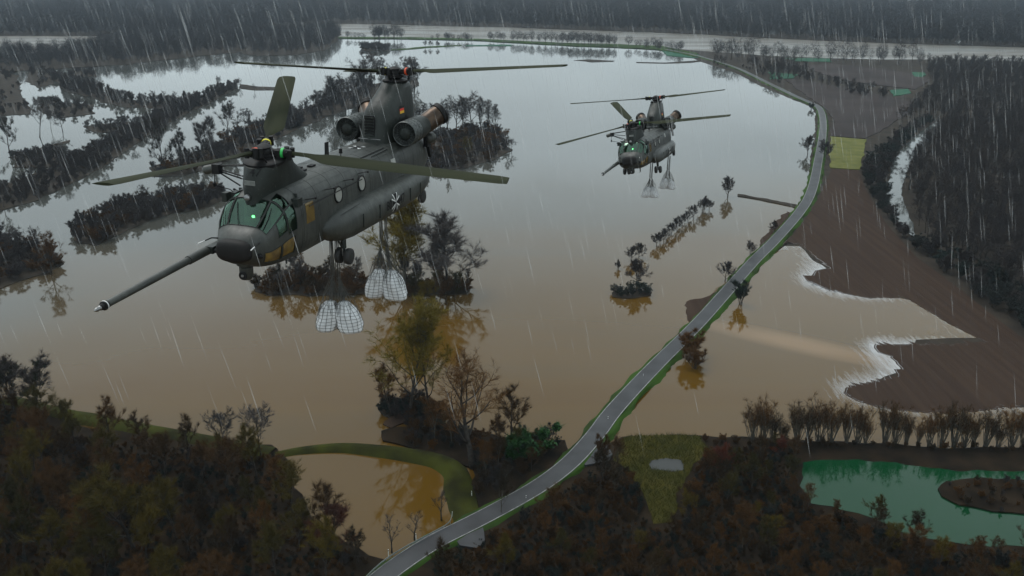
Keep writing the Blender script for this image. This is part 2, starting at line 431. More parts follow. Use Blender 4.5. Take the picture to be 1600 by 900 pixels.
land('meadow_strip', [(610, 77.2), (640, 75.5), (670, 72.5), (720, 70.5), (722, 71.5), (672, 74.5), (640, 77.5), (610, 79)], 0.4, M['turf'], step=8, jit=3)
land('meadow_strip', [(728, 71), (800, 70), (800, 72), (728, 72.2)], 0.4, M['turf_far'], step=8, jit=3)
RIVER_NEAR = [(1035, 73), (1075, 77), (1200, 86), (1300, 90), (1380, 92), (1450, 92), (1520, 92), (1600, 96), (2300, 125)]
land('east_bank', RIVER_NEAR + [(2600, 330), (2400, 620), (1620, 636), (1500, 640), (1420, 632), (1345, 610), (1410, 575), (1430, 530), (1530, 528), (1470, 480), (1300, 440), (1290, 420), (1250, 385), (1222, 384), (1236, 352), (1256, 310), (1263, 280), (1268, 236), (1273, 205), (1275, 178), (1267, 167), (1240, 156), (1190, 135), (1150, 114), (1100, 98), (1085, 92)],
     0.03, M['soil'], step=4, jit=1.2)
# flooded ploughed field with a ragged water line
FLOOD_EDGE = [(1217, 392), (1233, 381), (1256, 383), (1267, 397), (1297, 419), (1275, 423), (1261, 439), (1300, 456), (1361, 467), (1417, 466), (1456, 489), (1483, 506), (1539, 534), (1483, 539), (1422, 538), (1367, 540), (1372, 551), (1394, 558), (1408, 577), (1400, 589), (1372, 596), (1322, 606), (1319, 614), (1339, 627), (1372, 637), (1400, 642), (1456, 647), (1500, 646), (1560, 640), (1620, 634)]
rngf = random.Random(5)
def ragged(px, amp=13.0):
    pts = []
    for (x0, y0), (x1, y1) in zip(px, px[1:]):
        d = math.hypot(x1 - x0, y1 - y0); k = max(1, int(d / 4.5))
        for j in range(k):
            t = j / k; s = amp * rngf.random() ** 1.6 * (1 if j % 2 else 0.15)
            pts.append((x0 + (x1 - x0) * t - s, y0 + (y1 - y0) * t - s * 0.45))
    pts.append(px[-1])
    return pts
RAG = ragged(FLOOD_EDGE)
land('ploughed_field', RAG + [(1750, 600), (1640, 560), (1560, 500), (1500, 452), (1430, 400), (1385, 350), (1362, 312), (1350, 290), (1342, 266), (1300, 264), (1290, 285), (1282, 305), (1262, 338), (1238, 368)],
     0.06, M['plough'], step=200, jit=0.0, depth=0.6)
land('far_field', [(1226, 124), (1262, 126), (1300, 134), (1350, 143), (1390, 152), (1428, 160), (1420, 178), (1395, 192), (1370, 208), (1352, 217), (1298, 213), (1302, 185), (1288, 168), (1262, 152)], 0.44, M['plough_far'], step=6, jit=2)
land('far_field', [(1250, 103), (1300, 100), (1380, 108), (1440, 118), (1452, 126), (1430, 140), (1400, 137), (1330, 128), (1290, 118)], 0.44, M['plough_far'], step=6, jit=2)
land('winter_crop_field', [(1297, 214), (1353, 219), (1344, 266), (1297, 263)], 0.46, M['patch'], step=4, jit=1)
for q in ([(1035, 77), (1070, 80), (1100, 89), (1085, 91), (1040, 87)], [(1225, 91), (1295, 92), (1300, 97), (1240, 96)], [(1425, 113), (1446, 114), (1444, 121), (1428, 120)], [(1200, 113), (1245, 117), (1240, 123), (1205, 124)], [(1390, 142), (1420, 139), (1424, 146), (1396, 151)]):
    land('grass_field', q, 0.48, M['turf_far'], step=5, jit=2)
sheet('side_channel', [(1462, 192), (1436, 208), (1410, 232), (1394, 256), (1389, 285), (1386, 310), (1392, 332), (1404, 350), (1416, 362), (1428, 372), (1427, 352), (1416, 330), (1409, 305), (1412, 280), (1422, 255), (1444, 228), (1474, 204), (1480, 194)], 0.50, M['channel'], step=3, jit=0.8)

# foreground
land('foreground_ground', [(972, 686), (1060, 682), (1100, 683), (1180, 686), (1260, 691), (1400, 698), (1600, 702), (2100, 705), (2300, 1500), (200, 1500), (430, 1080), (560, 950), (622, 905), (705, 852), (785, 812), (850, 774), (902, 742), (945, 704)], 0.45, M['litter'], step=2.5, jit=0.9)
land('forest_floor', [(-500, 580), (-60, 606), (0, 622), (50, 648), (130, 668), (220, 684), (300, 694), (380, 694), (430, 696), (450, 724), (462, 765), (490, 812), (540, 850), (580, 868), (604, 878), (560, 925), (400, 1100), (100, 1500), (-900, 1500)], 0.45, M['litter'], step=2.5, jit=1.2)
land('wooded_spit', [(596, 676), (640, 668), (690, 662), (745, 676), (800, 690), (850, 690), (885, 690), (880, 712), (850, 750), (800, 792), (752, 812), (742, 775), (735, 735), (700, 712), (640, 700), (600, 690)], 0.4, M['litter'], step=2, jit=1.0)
land('meadow', [(975, 687), (1060, 683), (1096, 684), (1105, 705), (1080, 735), (1060, 775), (1052, 820), (1020, 822), (1000, 770), (975, 735), (955, 722)], 0.5, M['meadow'], step=2, jit=1)
sheet('puddle', [(1016, 722), (1040, 719), (1066, 722), (1068, 736), (1050, 739), (1018, 737)], 0.55, M['puddle'], step=1.5, jit=0.7)
sheet('turquoise_pond', [(1252, 724), (1290, 721), (1340, 722), (1400, 727), (1480, 736), (1600, 740), (1900, 745), (1900, 880), (1600, 858), (1530, 855), (1470, 850), (1400, 832), (1340, 806), (1300, 794), (1264, 790), (1254, 770)], 0.52, M['turquoise'], step=1.5, jit=0.8)
land('pond_island', [(1464, 768), (1478, 757), (1510, 753), (1560, 752), (1640, 757), (1700, 775), (1660, 800), (1600, 808), (1550, 805), (1500, 792), (1474, 780)], 0.8, M['litter'], step=1.5, jit=0.7)
# islets of the flood plain on the left and in the middle
ISL = {
 'long': [(-60, 300), (0, 290), (40, 276), (80, 262), (130, 238), (190, 206), (230, 186), (270, 172), (310, 152), (345, 136), (370, 131), (369, 139), (330, 160), (296, 176), (250, 200), (205, 230), (160, 262), (110, 288), (62, 312), (0, 330), (-60, 340)],
 'arm': [(12, 246), (40, 240), (70, 236), (110, 243), (150, 246), (140, 258), (100, 262), (70, 262), (20, 262), (28, 252)],
 'arm2': [(130, 198), (160, 194), (200, 190), (190, 207), (150, 208)],
 'upper': [(80, 118), (130, 128), (180, 150), (230, 160), (300, 158), (315, 165), (280, 172), (240, 170), (180, 166), (140, 152), (100, 142)],
 'scrub': [(-60, 112), (0, 112), (30, 118), (30, 140), (45, 165), (48, 178), (20, 180), (0, 182), (-60, 188)],
 'scrub2': [(46, 104), (85, 112), (84, 130), (60, 138), (42, 128)],
 'scrub3': [(62, 152), (100, 160), (145, 164), (148, 178), (100, 184), (62, 176)],
 'scrub4': [(108, 110), (150, 112), (152, 120), (112, 120)],
 'mid': [(108, 358), (150, 335), (200, 318), (260, 306), (300, 298), (345, 300), (352, 310), (320, 326), (270, 334), (230, 346), (190, 366), (150, 384), (120, 380)],
 'grove': [(235, 262), (270, 250), (320, 232), (370, 206), (430, 188), (470, 178), (470, 200), (420, 222), (360, 250), (320, 266), (280, 276), (240, 276)],
 'low': [(-60, 360), (0, 366), (40, 386), (80, 396), (96, 412), (70, 428), (30, 440), (0, 452), (-60, 460)],
 'hedge': [(440, 190), (470, 172), (520, 150), (580, 132), (650, 122), (655, 134), (600, 152), (540, 172), (480, 196), (450, 204)],
 'east': [(640, 214), (700, 206), (780, 200), (790, 226), (800, 236), (770, 250), (730, 262), (690, 270), (650, 280), (640, 250)],
 'south': [(396, 446), (420, 436), (460, 428), (540, 432), (600, 444), (650, 440), (738, 448), (732, 460), (660, 463), (600, 460), (500, 462), (420, 462), (398, 456)],
 'clump': [(590, 636), (630, 630), (690, 640), (690, 655), (640, 660), (600, 650)],
 'tiny': [(956, 458), (985, 452), (1019, 457), (1018, 463), (985, 466), (958, 465)],
 'bar': [(373, 131), (400, 135), (452, 137), (452, 141), (400, 141), (374, 138)],
 'bush_islet': [(563, 74), (585, 72), (608, 75), (606, 80), (570, 79)],
}
for i, (k, q) in enumerate(ISL.items()):
    s = 400 / pxm(*q[0]) / 100
    land('islet', q, 0.25, M['soil'], step=max(1.5, s * 2), jit=max(0.6, s), seed=10 + i)
ISLP = dict(zip(ISL.keys(), POLY['islet']))
for q in ([(896, 94.5), (920, 93), (960, 95), (958, 96.5), (925, 97.5), (915, 96)], [(994, 97), (1040, 98), (1090, 94.5), (1100, 95.5), (1080, 98), (1040, 99.5), (994, 98.4)]):
    land('islet', q, 0.2, M['soil'], step=5, jit=1)
land('islet', [(20, 246), (60, 232), (110, 219), (108, 223), (60, 237), (22, 250)], 0.2, M['soil'], step=2, jit=1)
land('islet', [(1152, 304), (1190, 310), (1235, 318), (1252, 322), (1248, 327), (1222, 320), (1188, 313), (1152, 307)], 0.3, M['soil'], step=2, jit=1)
land('mud_bank', [(1068, 470), (1110, 462), (1140, 452), (1125, 476), (1092, 515), (1075, 500)], 0.06, M['plough'], step=2, jit=1.5)
land('mud_bank', [(1185, 380), (1205, 355), (1232, 330), (1240, 334), (1212, 372), (1190, 392)], 0.08, M['plough'], step=2, jit=1)
land('mud_bank', [(598, 664), (618, 648), (640, 648), (636, 660), (612, 670)], 0.3, M['plough'], step=1, jit=0.6)

def smooth_line(pts, step):
    pts = [Vector(p) for p in pts]
    res = []
    for i in range(len(pts) - 1):
        p0, p1, p2, p3 = pts[max(i - 1, 0)], pts[i], pts[i + 1], pts[min(i + 2, len(pts) - 1)]
        k = max(2, int((p2 - p1).length / step))
        for j in range(k):
            t = j / k
            res.append(0.5 * ((2 * p1) + (p2 - p0) * t + (2 * p0 - 5 * p1 + 4 * p2 - p3) * t * t + (3 * p1 - p0 - 3 * p2 + p3) * t ** 3))
    res.append(pts[-1])
    return res

def ribbon(name, line, prof, m, kind='structure', wob=0.0):
    """prof: (sideways offset, height) pairs swept along a world polyline"""
    rows = []
    for i, p in enumerate(line):
        t = (line[min(i + 1, len(line) - 1)] - line[max(i - 1, 0)]); t.z = 0; t.normalize()
        nrm = Vector((-t.y, t.x, 0))
        rows.append([(p.x + nrm.x * (a + wob * noise.noise(Vector((p.x * .15, p.y * .15, a))) * abs(a)), p.y + nrm.y * (a + wob * noise.noise(Vector((p.x * .15, p.y * .15, a))) * abs(a)), h) for a, h in prof])
    mb = MB(); mb.grid(rows)
    me = mb.mesh(name, m, 180); fix_normals(me)
    o = link(name, me)
    if kind: o['kind'] = kind
    return o

ROADPX = [(1040, 78), (1075, 85), (1100, 91), (1150, 107), (1200, 131), (1243, 152), (1270, 164), (1282, 174), (1286, 200), (1278, 255), (1268, 300), (1250, 333), (1211, 378), (1178, 411), (1139, 455), (1089, 511), (1022, 578), (961, 644), (930, 685), (893, 726), (850, 760), (800, 790), (740, 822), (680, 852), (636, 880), (590, 915), (520, 980), (400, 1100)]
ROAD = smooth_line([G(x, y) for x, y in ROADPX], 3.0)
ribbon('road_embankment', ROAD, [(-3.9, -0.4), (-3.2, 0.25), (-2.5, 0.92), (2.45, 0.92), (3.0, 0.5), (3.9, -0.4)], M['turf'], wob=0.45)
ribbon('road', ROAD, [(-2.25, 0.94), (0, 0.985), (2.25, 0.94)], M['asphalt'])
ribbon('road_marking', ROAD, [(-2.12, 0.953), (-2.02, 0.956)], M['paint'])
ribbon('road_marking', ROAD, [(2.00, 0.956), (2.12, 0.953)], M['paint'])
land('lay_by', [(905, 722), (932, 694), (950, 700), (958, 715), (950, 728), (915, 732)], 0.90, M['asphalt'], step=2, jit=0.4)
land('lay_by', [(712, 848), (755, 826), (756, 850), (748, 862), (720, 858)], 0.90, M['asphalt'], step=2, jit=0.4)
DIKE = smooth_line([G(x, y) for x, y in [(430, 712), (460, 706), (500, 702), (540, 701), (590, 706), (640, 713), (685, 722), (710, 736), (718, 758), (722, 780), (730, 808), (735, 822)]], 1.5)
n_ = len(DIKE)
rows = []
for i, p in enumerate(DIKE):
    t = (DIKE[min(i + 1, n_ - 1)] - DIKE[max(i - 1, 0)]); t.z = 0; t.normalize(); nr = Vector((-t.y, t.x, 0))
    w = 1.3 + 1.5 * min(1, i / (n_ * 0.7)); h = (0.5 + 0.9 * min(1, i / (n_ * 0.4))) * min(1, (n_ - 1 - i) / 16 + .15)
    rows.append([(p.x + nr.x * a * w * (1 + .25 * noise.noise(p * .2 + Vector((a, 0, 0)))), p.y + nr.y * a * w, z * h) for a, z in ((-1.5, -0.6), (-1.05, 0.1), (-0.45, 1), (0.45, 1), (1.05, 0.1), (1.5, -0.6))])
mb = MB(); mb.grid(rows); me = mb.mesh('grass_dike', M['dikegrass'], 180); fix_normals(me); tag(link('grass_dike', me), kind='structure')
ribbon('grass_dike', smooth_line([G(x, y) for x, y in [(10, 626), (50, 638), (90, 648), (140, 657), (200, 668), (270, 682), (320, 691), (380, 703), (425, 711)]], 2.0), [(-3, -0.6), (-1.6, 1.0), (1.6, 1.0), (3, -0.6)], M['dikegrass'], wob=0.3)

# foam along the ragged water line of the field: a thin torn film that is thickest at the edge
fm = bpy.data.materials.new('torn_foam'); fm.use_nodes = True
n = fm.node_tree.nodes; l = fm.node_tree.links.new; n.clear()
o_ = n.new('ShaderNodeOutputMaterial'); tr_ = n.new('ShaderNodeBsdfTransparent'); df = n.new('ShaderNodeBsdfDiffuse'); df.inputs[0].default_value = (.62, .64, .66, 1)
at_ = n.new('ShaderNodeAttribute'); at_.attribute_name = 'thick'
tx = n.new('ShaderNodeTexCoord'); mpp = n.new('ShaderNodeMapping'); mpp.inputs['Rotation'].default_value = (0, 0, R(-28)); mpp.inputs['Scale'].default_value = (.9, .12, 1)
nz = n.new('ShaderNodeTexNoise'); nz.inputs['Scale'].default_value = .9; nz.inputs['Detail'].default_value = 7; nz.inputs['Roughness'].default_value = .65
l(tx.outputs['Object'], mpp.inputs[0]); l(mpp.outputs[0], nz.inputs['Vector'])
m1 = n.new('ShaderNodeMath'); m1.operation = 'ADD'; l(nz.outputs[0], m1.inputs[0]); l(at_.outputs['Fac'], m1.inputs[1])
m2 = n.new('ShaderNodeMapRange'); m2.inputs[1].default_value = .72; m2.inputs[2].default_value = 1.35; m2.inputs[4].default_value = .55; l(m1.outputs[0], m2.inputs[0])
mx_ = n.new('ShaderNodeMixShader'); l(m2.outputs[0], mx_.inputs[0]); l(tr_.outputs[0], mx_.inputs[1]); l(df.outputs[0], mx_.inputs[2]); l(mx_.outputs[0], o_.inputs[0])
mb = MB(); thick = []
EDGE = smooth_line([G(x, y, 0) for x, y in RAG], 1.0)
cen = [sum((EDGE[max(0, min(len(EDGE) - 1, i + k))] for k in range(-14, 15)), Vector()) / 29 for i in range(len(EDGE))]
rows = []
for i, p in enumerate(EDGE):
    pxy = i / len(EDGE)
    strong = .45 + .9 * noise.noise(Vector((p.x * .025, p.y * .025, 4)))
    t = (cen[min(i + 3, len(cen) - 1)] - cen[max(i - 3, 0)]); t.z = 0
    t = t.normalized() if t.length > 1e-4 else Vector((1, 0, 0))
    nr = Vector((t.y, -t.x, 0))
    if inpoly(POLY['ploughed_field'][0], *(cen[i] + nr * 5)[:2]): nr = -nr
    row = []
    for k, (dd, th) in enumerate(((-.6, .45), (.0, .62), (1.8, .50), (5.0, .30), (11.0, 0.0))):
        q = (p if k < 2 else cen[i].lerp(p, .5 if k == 2 else 0)) + nr * dd
        row.append((q.x, q.y, .02 + .06 * (k == 0))); thick.append(th * max(0, .25 + strong * 1.1))
    rows.append(row)
mb.grid(rows)
me = mb.mesh('foam', fm, 180); at2 = me.attributes.new('thick', 'FLOAT', 'POINT'); at2.data.foreach_set('value', thick)
tag(link('foam', me), 'white foam and ripples along the ragged edge of the flooded field', 'foam', kind='stuff')

# ------------------------------------------------------------------ vegetation prototypes (height 1 = full height of the tree)
def branch_pts(rng, p, d, ln, n, wob, up):
    pts = [p.copy()]
    for i in range(n):
        d = (d + Vector((rng.gauss(0, wob), rng.gauss(0, wob), rng.gauss(0, wob) + up))).normalized()
        p = p + d * (ln / n); pts.append(p.copy())
    return pts, d

def twig(mb, p, d, ln, w, rng):
    """a slim three-sided twig"""
    a = d.orthogonal().normalized(); b = d.cross(a); an = rng.uniform(0, 6.3)
    s = (a * math.cos(an) + b * math.sin(an)) * w
    q = (a * math.cos(an + 2) + b * math.sin(an + 2)) * w
    e = p + d * ln + Vector((0, 0, ln * 0.12))
    i = [mb.vert(p + s), mb.vert(p + q), mb.vert(e)]
    mb.face(i)

def leafball(mb, c, r, n, size, rng):
    for k in range(n):
        v = Vector((rng.gauss(0, 1), rng.gauss(0, 1), rng.gauss(0, 1))).normalized() * r * rng.uniform(0.55, 1)
        a = Vector((rng.gauss(0, 1), rng.gauss(0, 1), rng.gauss(0, 1))).normalized(); b = a.orthogonal().normalized()
        p = c + v
        i = [mb.vert(p - a * size), mb.vert(p + b * size * .6), mb.vert(p + a * size), mb.vert(p - b * size * .6)]
        mb.face(i)

def tree_proto(seed, H=14.0, fork=0.22, nl=9, spread=0.42, up=0.10, ang=(35, 60), sub=5, tw=11, tws=(0.5, 1.3), tww=0.035, trunks=1, rad=0.24, third=5, lean=0.05, mist=0, leaves=0, l1=0.55):
    rng = random.Random(seed)
    tr = MB(); cr_ = MB(); ml = MB()
    for k in range(trunks):
        base = Vector((0, 0, -0.4)) if trunks == 1 else Vector((rng.uniform(-.4, .4), rng.uniform(-.4, .4), -0.4))
        d0 = Vector((rng.gauss(0, lean), rng.gauss(0, lean), 1)).normalized()
        if trunks > 1:
            an = 2 * PI * k / trunks + rng.uniform(-.4, .4); t_ = rng.uniform(0.1, spread)
            d0 = Vector((math.cos(an) * t_, math.sin(an) * t_, 1)).normalized()
        h = H * (0.86 if trunks == 1 else rng.uniform(0.6, 0.95))
        r0 = rad if trunks == 1 else rad * 0.5
        pts, _ = branch_pts(rng, base, d0, h, 8, 0.07, 0.05)
        rr = [r0 * (1.25 if i == 0 else 1) * (1 - 0.92 * i / 8) + 0.012 for i in range(9)]
        tr.tube(pts, rr, 6)
        nn = nl if trunks == 1 else max(3, nl // 2)
        for b in range(nn):
            t = fork + (0.97 - fork) * (b + rng.uniform(0, .8)) / nn
            f = t * 8; i0 = min(7, int(f)); p = pts[i0].lerp(pts[i0 + 1], f - i0)
            an = b * 2.4 + rng.uniform(-.5, .5); a = R(rng.uniform(*ang)) * (1.05 - 0.45 * t)
            d = Vector((math.cos(an) * math.sin(a), math.sin(an) * math.sin(a), math.cos(a)))
            ln = H * l1 * (1 - 0.72 * max(0, t - 0.1)) * rng.uniform(.75, 1.1) * (1 if trunks == 1 else 0.6)
            rb = r0 * 0.5 * (1.05 - t * 0.7)
            q, de = branch_pts(rng, p, d, ln, 5, 0.13, up)
            tr.tube(q, [rb * (1 - 0.85 * i / 5) + 0.008 for i in range(6)], 5)
            for c in range(sub):
                f2 = (0.25 + 0.75 * (c + rng.random()) / sub) * 5; i2 = min(4, int(f2)); p2 = q[i2].lerp(q[i2 + 1], f2 - i2)
                dd = (q[i2 + 1] - q[i2]).normalized()
                d2 = (dd + Vector((rng.gauss(0, .6), rng.gauss(0, .6), rng.gauss(.15, .4)))).normalized()
                l2 = ln * rng.uniform(.28, .5)
                s2, _ = branch_pts(rng, p2, d2, l2, 3, .15, up)
                cr_.tube(s2, [rb * .35 + .006, rb * .25 + .006, rb * .16 + .005, .006], 3, caps=False)
                for e in range(third):
                    f3 = rng.uniform(.3, 3); i3 = min(2, int(f3)); p3 = s2[i3].lerp(s2[min(3, i3 + 1)], f3 - i3)
                    d3 = ((s2[i3 + 1] - s2[i3]).normalized() + Vector((rng.gauss(0, .7), rng.gauss(0, .7), rng.gauss(.15, .5)))).normalized()
                    l3 = l2 * rng.uniform(.3, .6)
                    twig(cr_, p3, d3, l3, .022, rng)
                    for g in range(int(tw * 2.7)):
                        p4 = p3 + d3 * l3 * rng.uniform(.15, 1)
                        d4 = (d3 + Vector((rng.gauss(0, .7), rng.gauss(0, .7), rng.gauss(.1, .5)))).normalized()
                        twig(cr_, p4, d4, rng.uniform(*tws), tww * rng.uniform(.3, .75), rng)
                if mist and rng.random() < mist:
                    leafball(ml, s2[2], rng.uniform(.25, .6) * H / 14, 60, .16, rng)
                if leaves: leafball(cr_, s2[2], l2 * .7, leaves, .22, rng)
    return tr, cr_, ml

PROTO = {}
def make_proto(key, crown_mat, bark, merged=False, **k):
    tr, cr_, ml = tree_proto(**k)
    d = {'H': k.get('H', 14.0)}
    if merged:
        off = len(tr.v)
        tr.v += cr_.v; tr.f += [tuple(i + off for i in f) for f in cr_.f]; tr.m += [1] * len(cr_.f)
        d['one'] = tr.mesh(key, [M[bark], M[crown_mat]])
    else:
        d['trunk'] = tr.mesh(key + '_trunk', M[bark], 180); d['crown'] = cr_.mesh(key + '_crown', M[crown_mat])
        if ml.v: d['mistletoe'] = ml.mesh(key + '_mistletoe', M['ivy'])
    PROTO[key] = d

for i in range(3): make_proto('wood%d' % i, 'twig', 'bark', seed=20 + i, H=16, fork=.3, nl=9, spread=.4, sub=5, third=5, tw=9, tww=.06, l1=.62)
for i in range(3): make_proto('darkwood%d' % i, 'twig_dark', 'bark', merged=True, seed=40 + i, H=15, fork=.25, nl=9, sub=5, third=4, tw=9, tww=.05)
for i in range(2): make_proto('spread%d' % i, 'twig', 'bark', seed=60 + i, H=12, fork=.18, nl=9, ang=(40, 70), up=.10, sub=6, third=6, tw=10, l1=.62, tww=.06)
for i in range(2): make_proto('round%d' % i, 'twig_dark', 'bark', seed=210 + i, H=10, fork=.10, nl=12, ang=(35, 75), up=.10, sub=6, third=5, tw=5, tww=.11, l1=.6)
for i in range(2): make_proto('poplar%d' % i, 'twig', 'bark', seed=70 + i, H=18, fork=.18, nl=14, ang=(15, 32), up=.14, sub=5, third=4, tw=9, l1=.42)
make_proto('olivepoplar', 'twig_gold', 'bark_pale', seed=81, H=20, fork=.12, nl=18, ang=(14, 34), up=.14, sub=7, third=6, tw=16, tww=.05, l1=.42)
make_proto('greywide', 'twig', 'bark', seed=83, H=16, fork=.1, nl=12, ang=(25, 55), up=.12, sub=7, third=7, tw=13, tww=.04, l1=.5, trunks=1)
for i in range(2): make_proto('mistle%d' % i, 'twig_dark', 'bark', seed=90 + i, H=14, fork=.2, nl=9, ang=(30, 65), sub=6, third=5, tw=7, mist=.5, tww=.07, l1=.6)
for i in range(3): make_proto('olive%d' % i, 'twig_olive', 'bark', seed=100 + i, H=13, fork=.22, nl=9, sub=5, third=5, tw=11, tww=.05, up=.12)
for i in range(3): make_proto('brown%d' % i, 'twig_brown', 'bark', seed=110 + i, H=12, fork=.2, nl=9, sub=5, third=5, tw=10, tww=.045, up=.12)
make_proto('red0', 'twig_red', 'bark', seed=120, H=9, fork=.12, nl=9, sub=5, third=5, tw=11, tww=.045)
make_proto('yellowmistle', 'twig_gold', 'bark', seed=125, H=20, fork=.16, nl=13, ang=(25, 60), sub=6, third=5, tw=11, tww=.045, mist=.07, up=.13)
make_proto('big', 'twig_brown', 'bark', seed=131, H=20, fork=.2, nl=11, ang=(25, 48), sub=6, third=5, tw=10, tww=.03, up=.13, rad=.42, l1=.62)
for i in range(2): make_proto('birch%d' % i, 'twig_brown', 'bark_pale', seed=140 + i, H=11, fork=.25, nl=10, ang=(20, 40), sub=4, third=4, tw=8, rad=.12, up=.1)
for i in range(3): make_proto('shrub%d' % i, 'twig_dark', 'bark', merged=True, seed=150 + i, H=5, trunks=6, spread=.75, nl=8, sub=4, third=3, tw=8, tws=(.3, .8), tww=.035, rad=.1, fork=.12, l1=.6)
for i in range(2): make_proto('bankshrub%d' % i, 'twig_bank', 'bark', merged=True, seed=160 + i, H=6, trunks=6, spread=.7, nl=8, sub=4, third=3, tw=8, tws=(.3, .8), tww=.05, rad=.1, fork=.12, l1=.6)
for i in range(2): make_proto('brownshrub%d' % i, 'twig_brown', 'bark', merged=True, seed=170 + i, H=5, trunks=7, spread=.8, nl=8, sub=4, third=3, tw=9, tws=(.3, .8), tww=.035, rad=.1, fork=.1, l1=.6)
for i in range(3): make_proto('fan%d' % i, 'twig_brown', 'bark_pale', seed=180 + i, H=9, trunks=18, spread=.42, nl=8, ang=(6, 16), sub=3, third=2, tw=3, tws=(.5, 1.3), tww=.03, rad=.14, fork=.3, up=.1, l1=.5)
make_proto('evergreen', 'leaf', 'bark', seed=190, H=6, trunks=5, spread=.8, nl=10, sub=5, third=2, tw=2, leaves=26, rad=.14, fork=.1, l1=.6)
make_proto('snag', 'twig_dark', 'bark', seed=195, H=9, fork=.2, nl=6, sub=4, third=3, tw=4, ang=(30, 70))
def low_tree(seed, H, w, n, key, crown='twig_dark'):
    rng = random.Random(seed); mb = MB()
    mb.tube([(0, 0, -1), (0, 0, H * .9)], [.3, .05], 4)
    for k in range(9):
        an = k * 2.4; z = H * rng.uniform(.25, .6); e = Vector((math.cos(an) * w * .6, math.sin(an) * w * .6, z + H * .3))
        mb.tube([(0, 0, z), e], [.12, .03], 3, 1, caps=False)
    for k in range(n):
        v = Vector((rng.gauss(0, 1), rng.gauss(0, 1), rng.gauss(0, 1))).normalized() * rng.uniform(.3, 1) ** .5
        p = Vector((v.x * w, v.y * w, H * .60 + v.z * H * .38)) * (1 + .2 * noise.noise(v * 2 + Vector((seed, 0, 0))))
        d = Vector((v.x + rng.gauss(0, .4), v.y + rng.gauss(0, .4), .7 + rng.gauss(0, .5))).normalized()
        off = len(mb.f); twig(mb, p, d, rng.uniform(1.2, 3), .11, rng); mb.m[off] = 1
    PROTO[key] = {'H': H, 'one': mb.mesh(key, [M['bark'], M[crown]])}
for i in range(3): low_tree(200 + i, 17 + i * 2, 4.5 + i * .6, 520, 'far%d' % i, 'twig_far')

PARTS_OK = ('trunk', 'crown', 'mistletoe')
PLAN = []
def plant_now(name, key, pos, h, label, cat, group, rz, wide):
    d = PROTO[key]; s = h / d['H']
    rot = Euler((random.gauss(0, .03), random.gauss(0, .03), rz))
    if 'one' in d:
        o = link(name, d['one'], None, pos, rot, (s * wide, s * wide, s))
    else:
        o = link(name, None, None, pos, rot, (s * wide, s * wide, s))
        for p in PARTS_OK:
            if p in d:
                c = link(p, d[p], o)
                if p == 'mistletoe': c['kind'] = 'stuff'
    return tag(o, label, cat, group)

def plant(name, key, pos, h, label, cat, group=None, rz=None, wide=1.0):
    """notes a plant; settle() below builds the 300 that show largest of each kind one by one"""
    rz = random.uniform(0, 6.28) if rz is None else rz
    pos = Vector(pos)
    dep = pos.y * math.cos(PITCH) + CAMH * math.sin(PITCH)
    PLAN.append((h / dep, name, key, pos, h, label, cat, group, rz, wide))

def scatter_poly(P, n, mind, rng, excl=()):
    P = np.asarray(P); lo = P.min(0); hi = P.max(0); res = []; t = 0
    cell = {}
    while len(res) < n and t < n * 60:
        t += 1
        x, y = rng.uniform(lo[0], hi[0]), rng.uniform(lo[1], hi[1])
        if not inpoly(P, x, y) or any(inpoly(e, x, y) for e in excl): continue
        k = (int(x // mind), int(y // mind))
        if any((x - a) ** 2 + (y - b) ** 2 < mind * mind for i in (-1, 0, 1) for j in (-1, 0, 1) for a, b in cell.get((k[0] + i, k[1] + j), ())): continue
        cell.setdefault(k, []).append((x, y)); res.append((x, y))
    return res
def pxpoly(px): return np.array([G(x, y)[:2] for x, y in px])
ROADA = np.array([(p.x, p.y) for p in ROAD])
def near_road(x, y, d): return ((ROADA - (x, y)) ** 2).sum(1).min() < d * d

rv = random.Random(11)
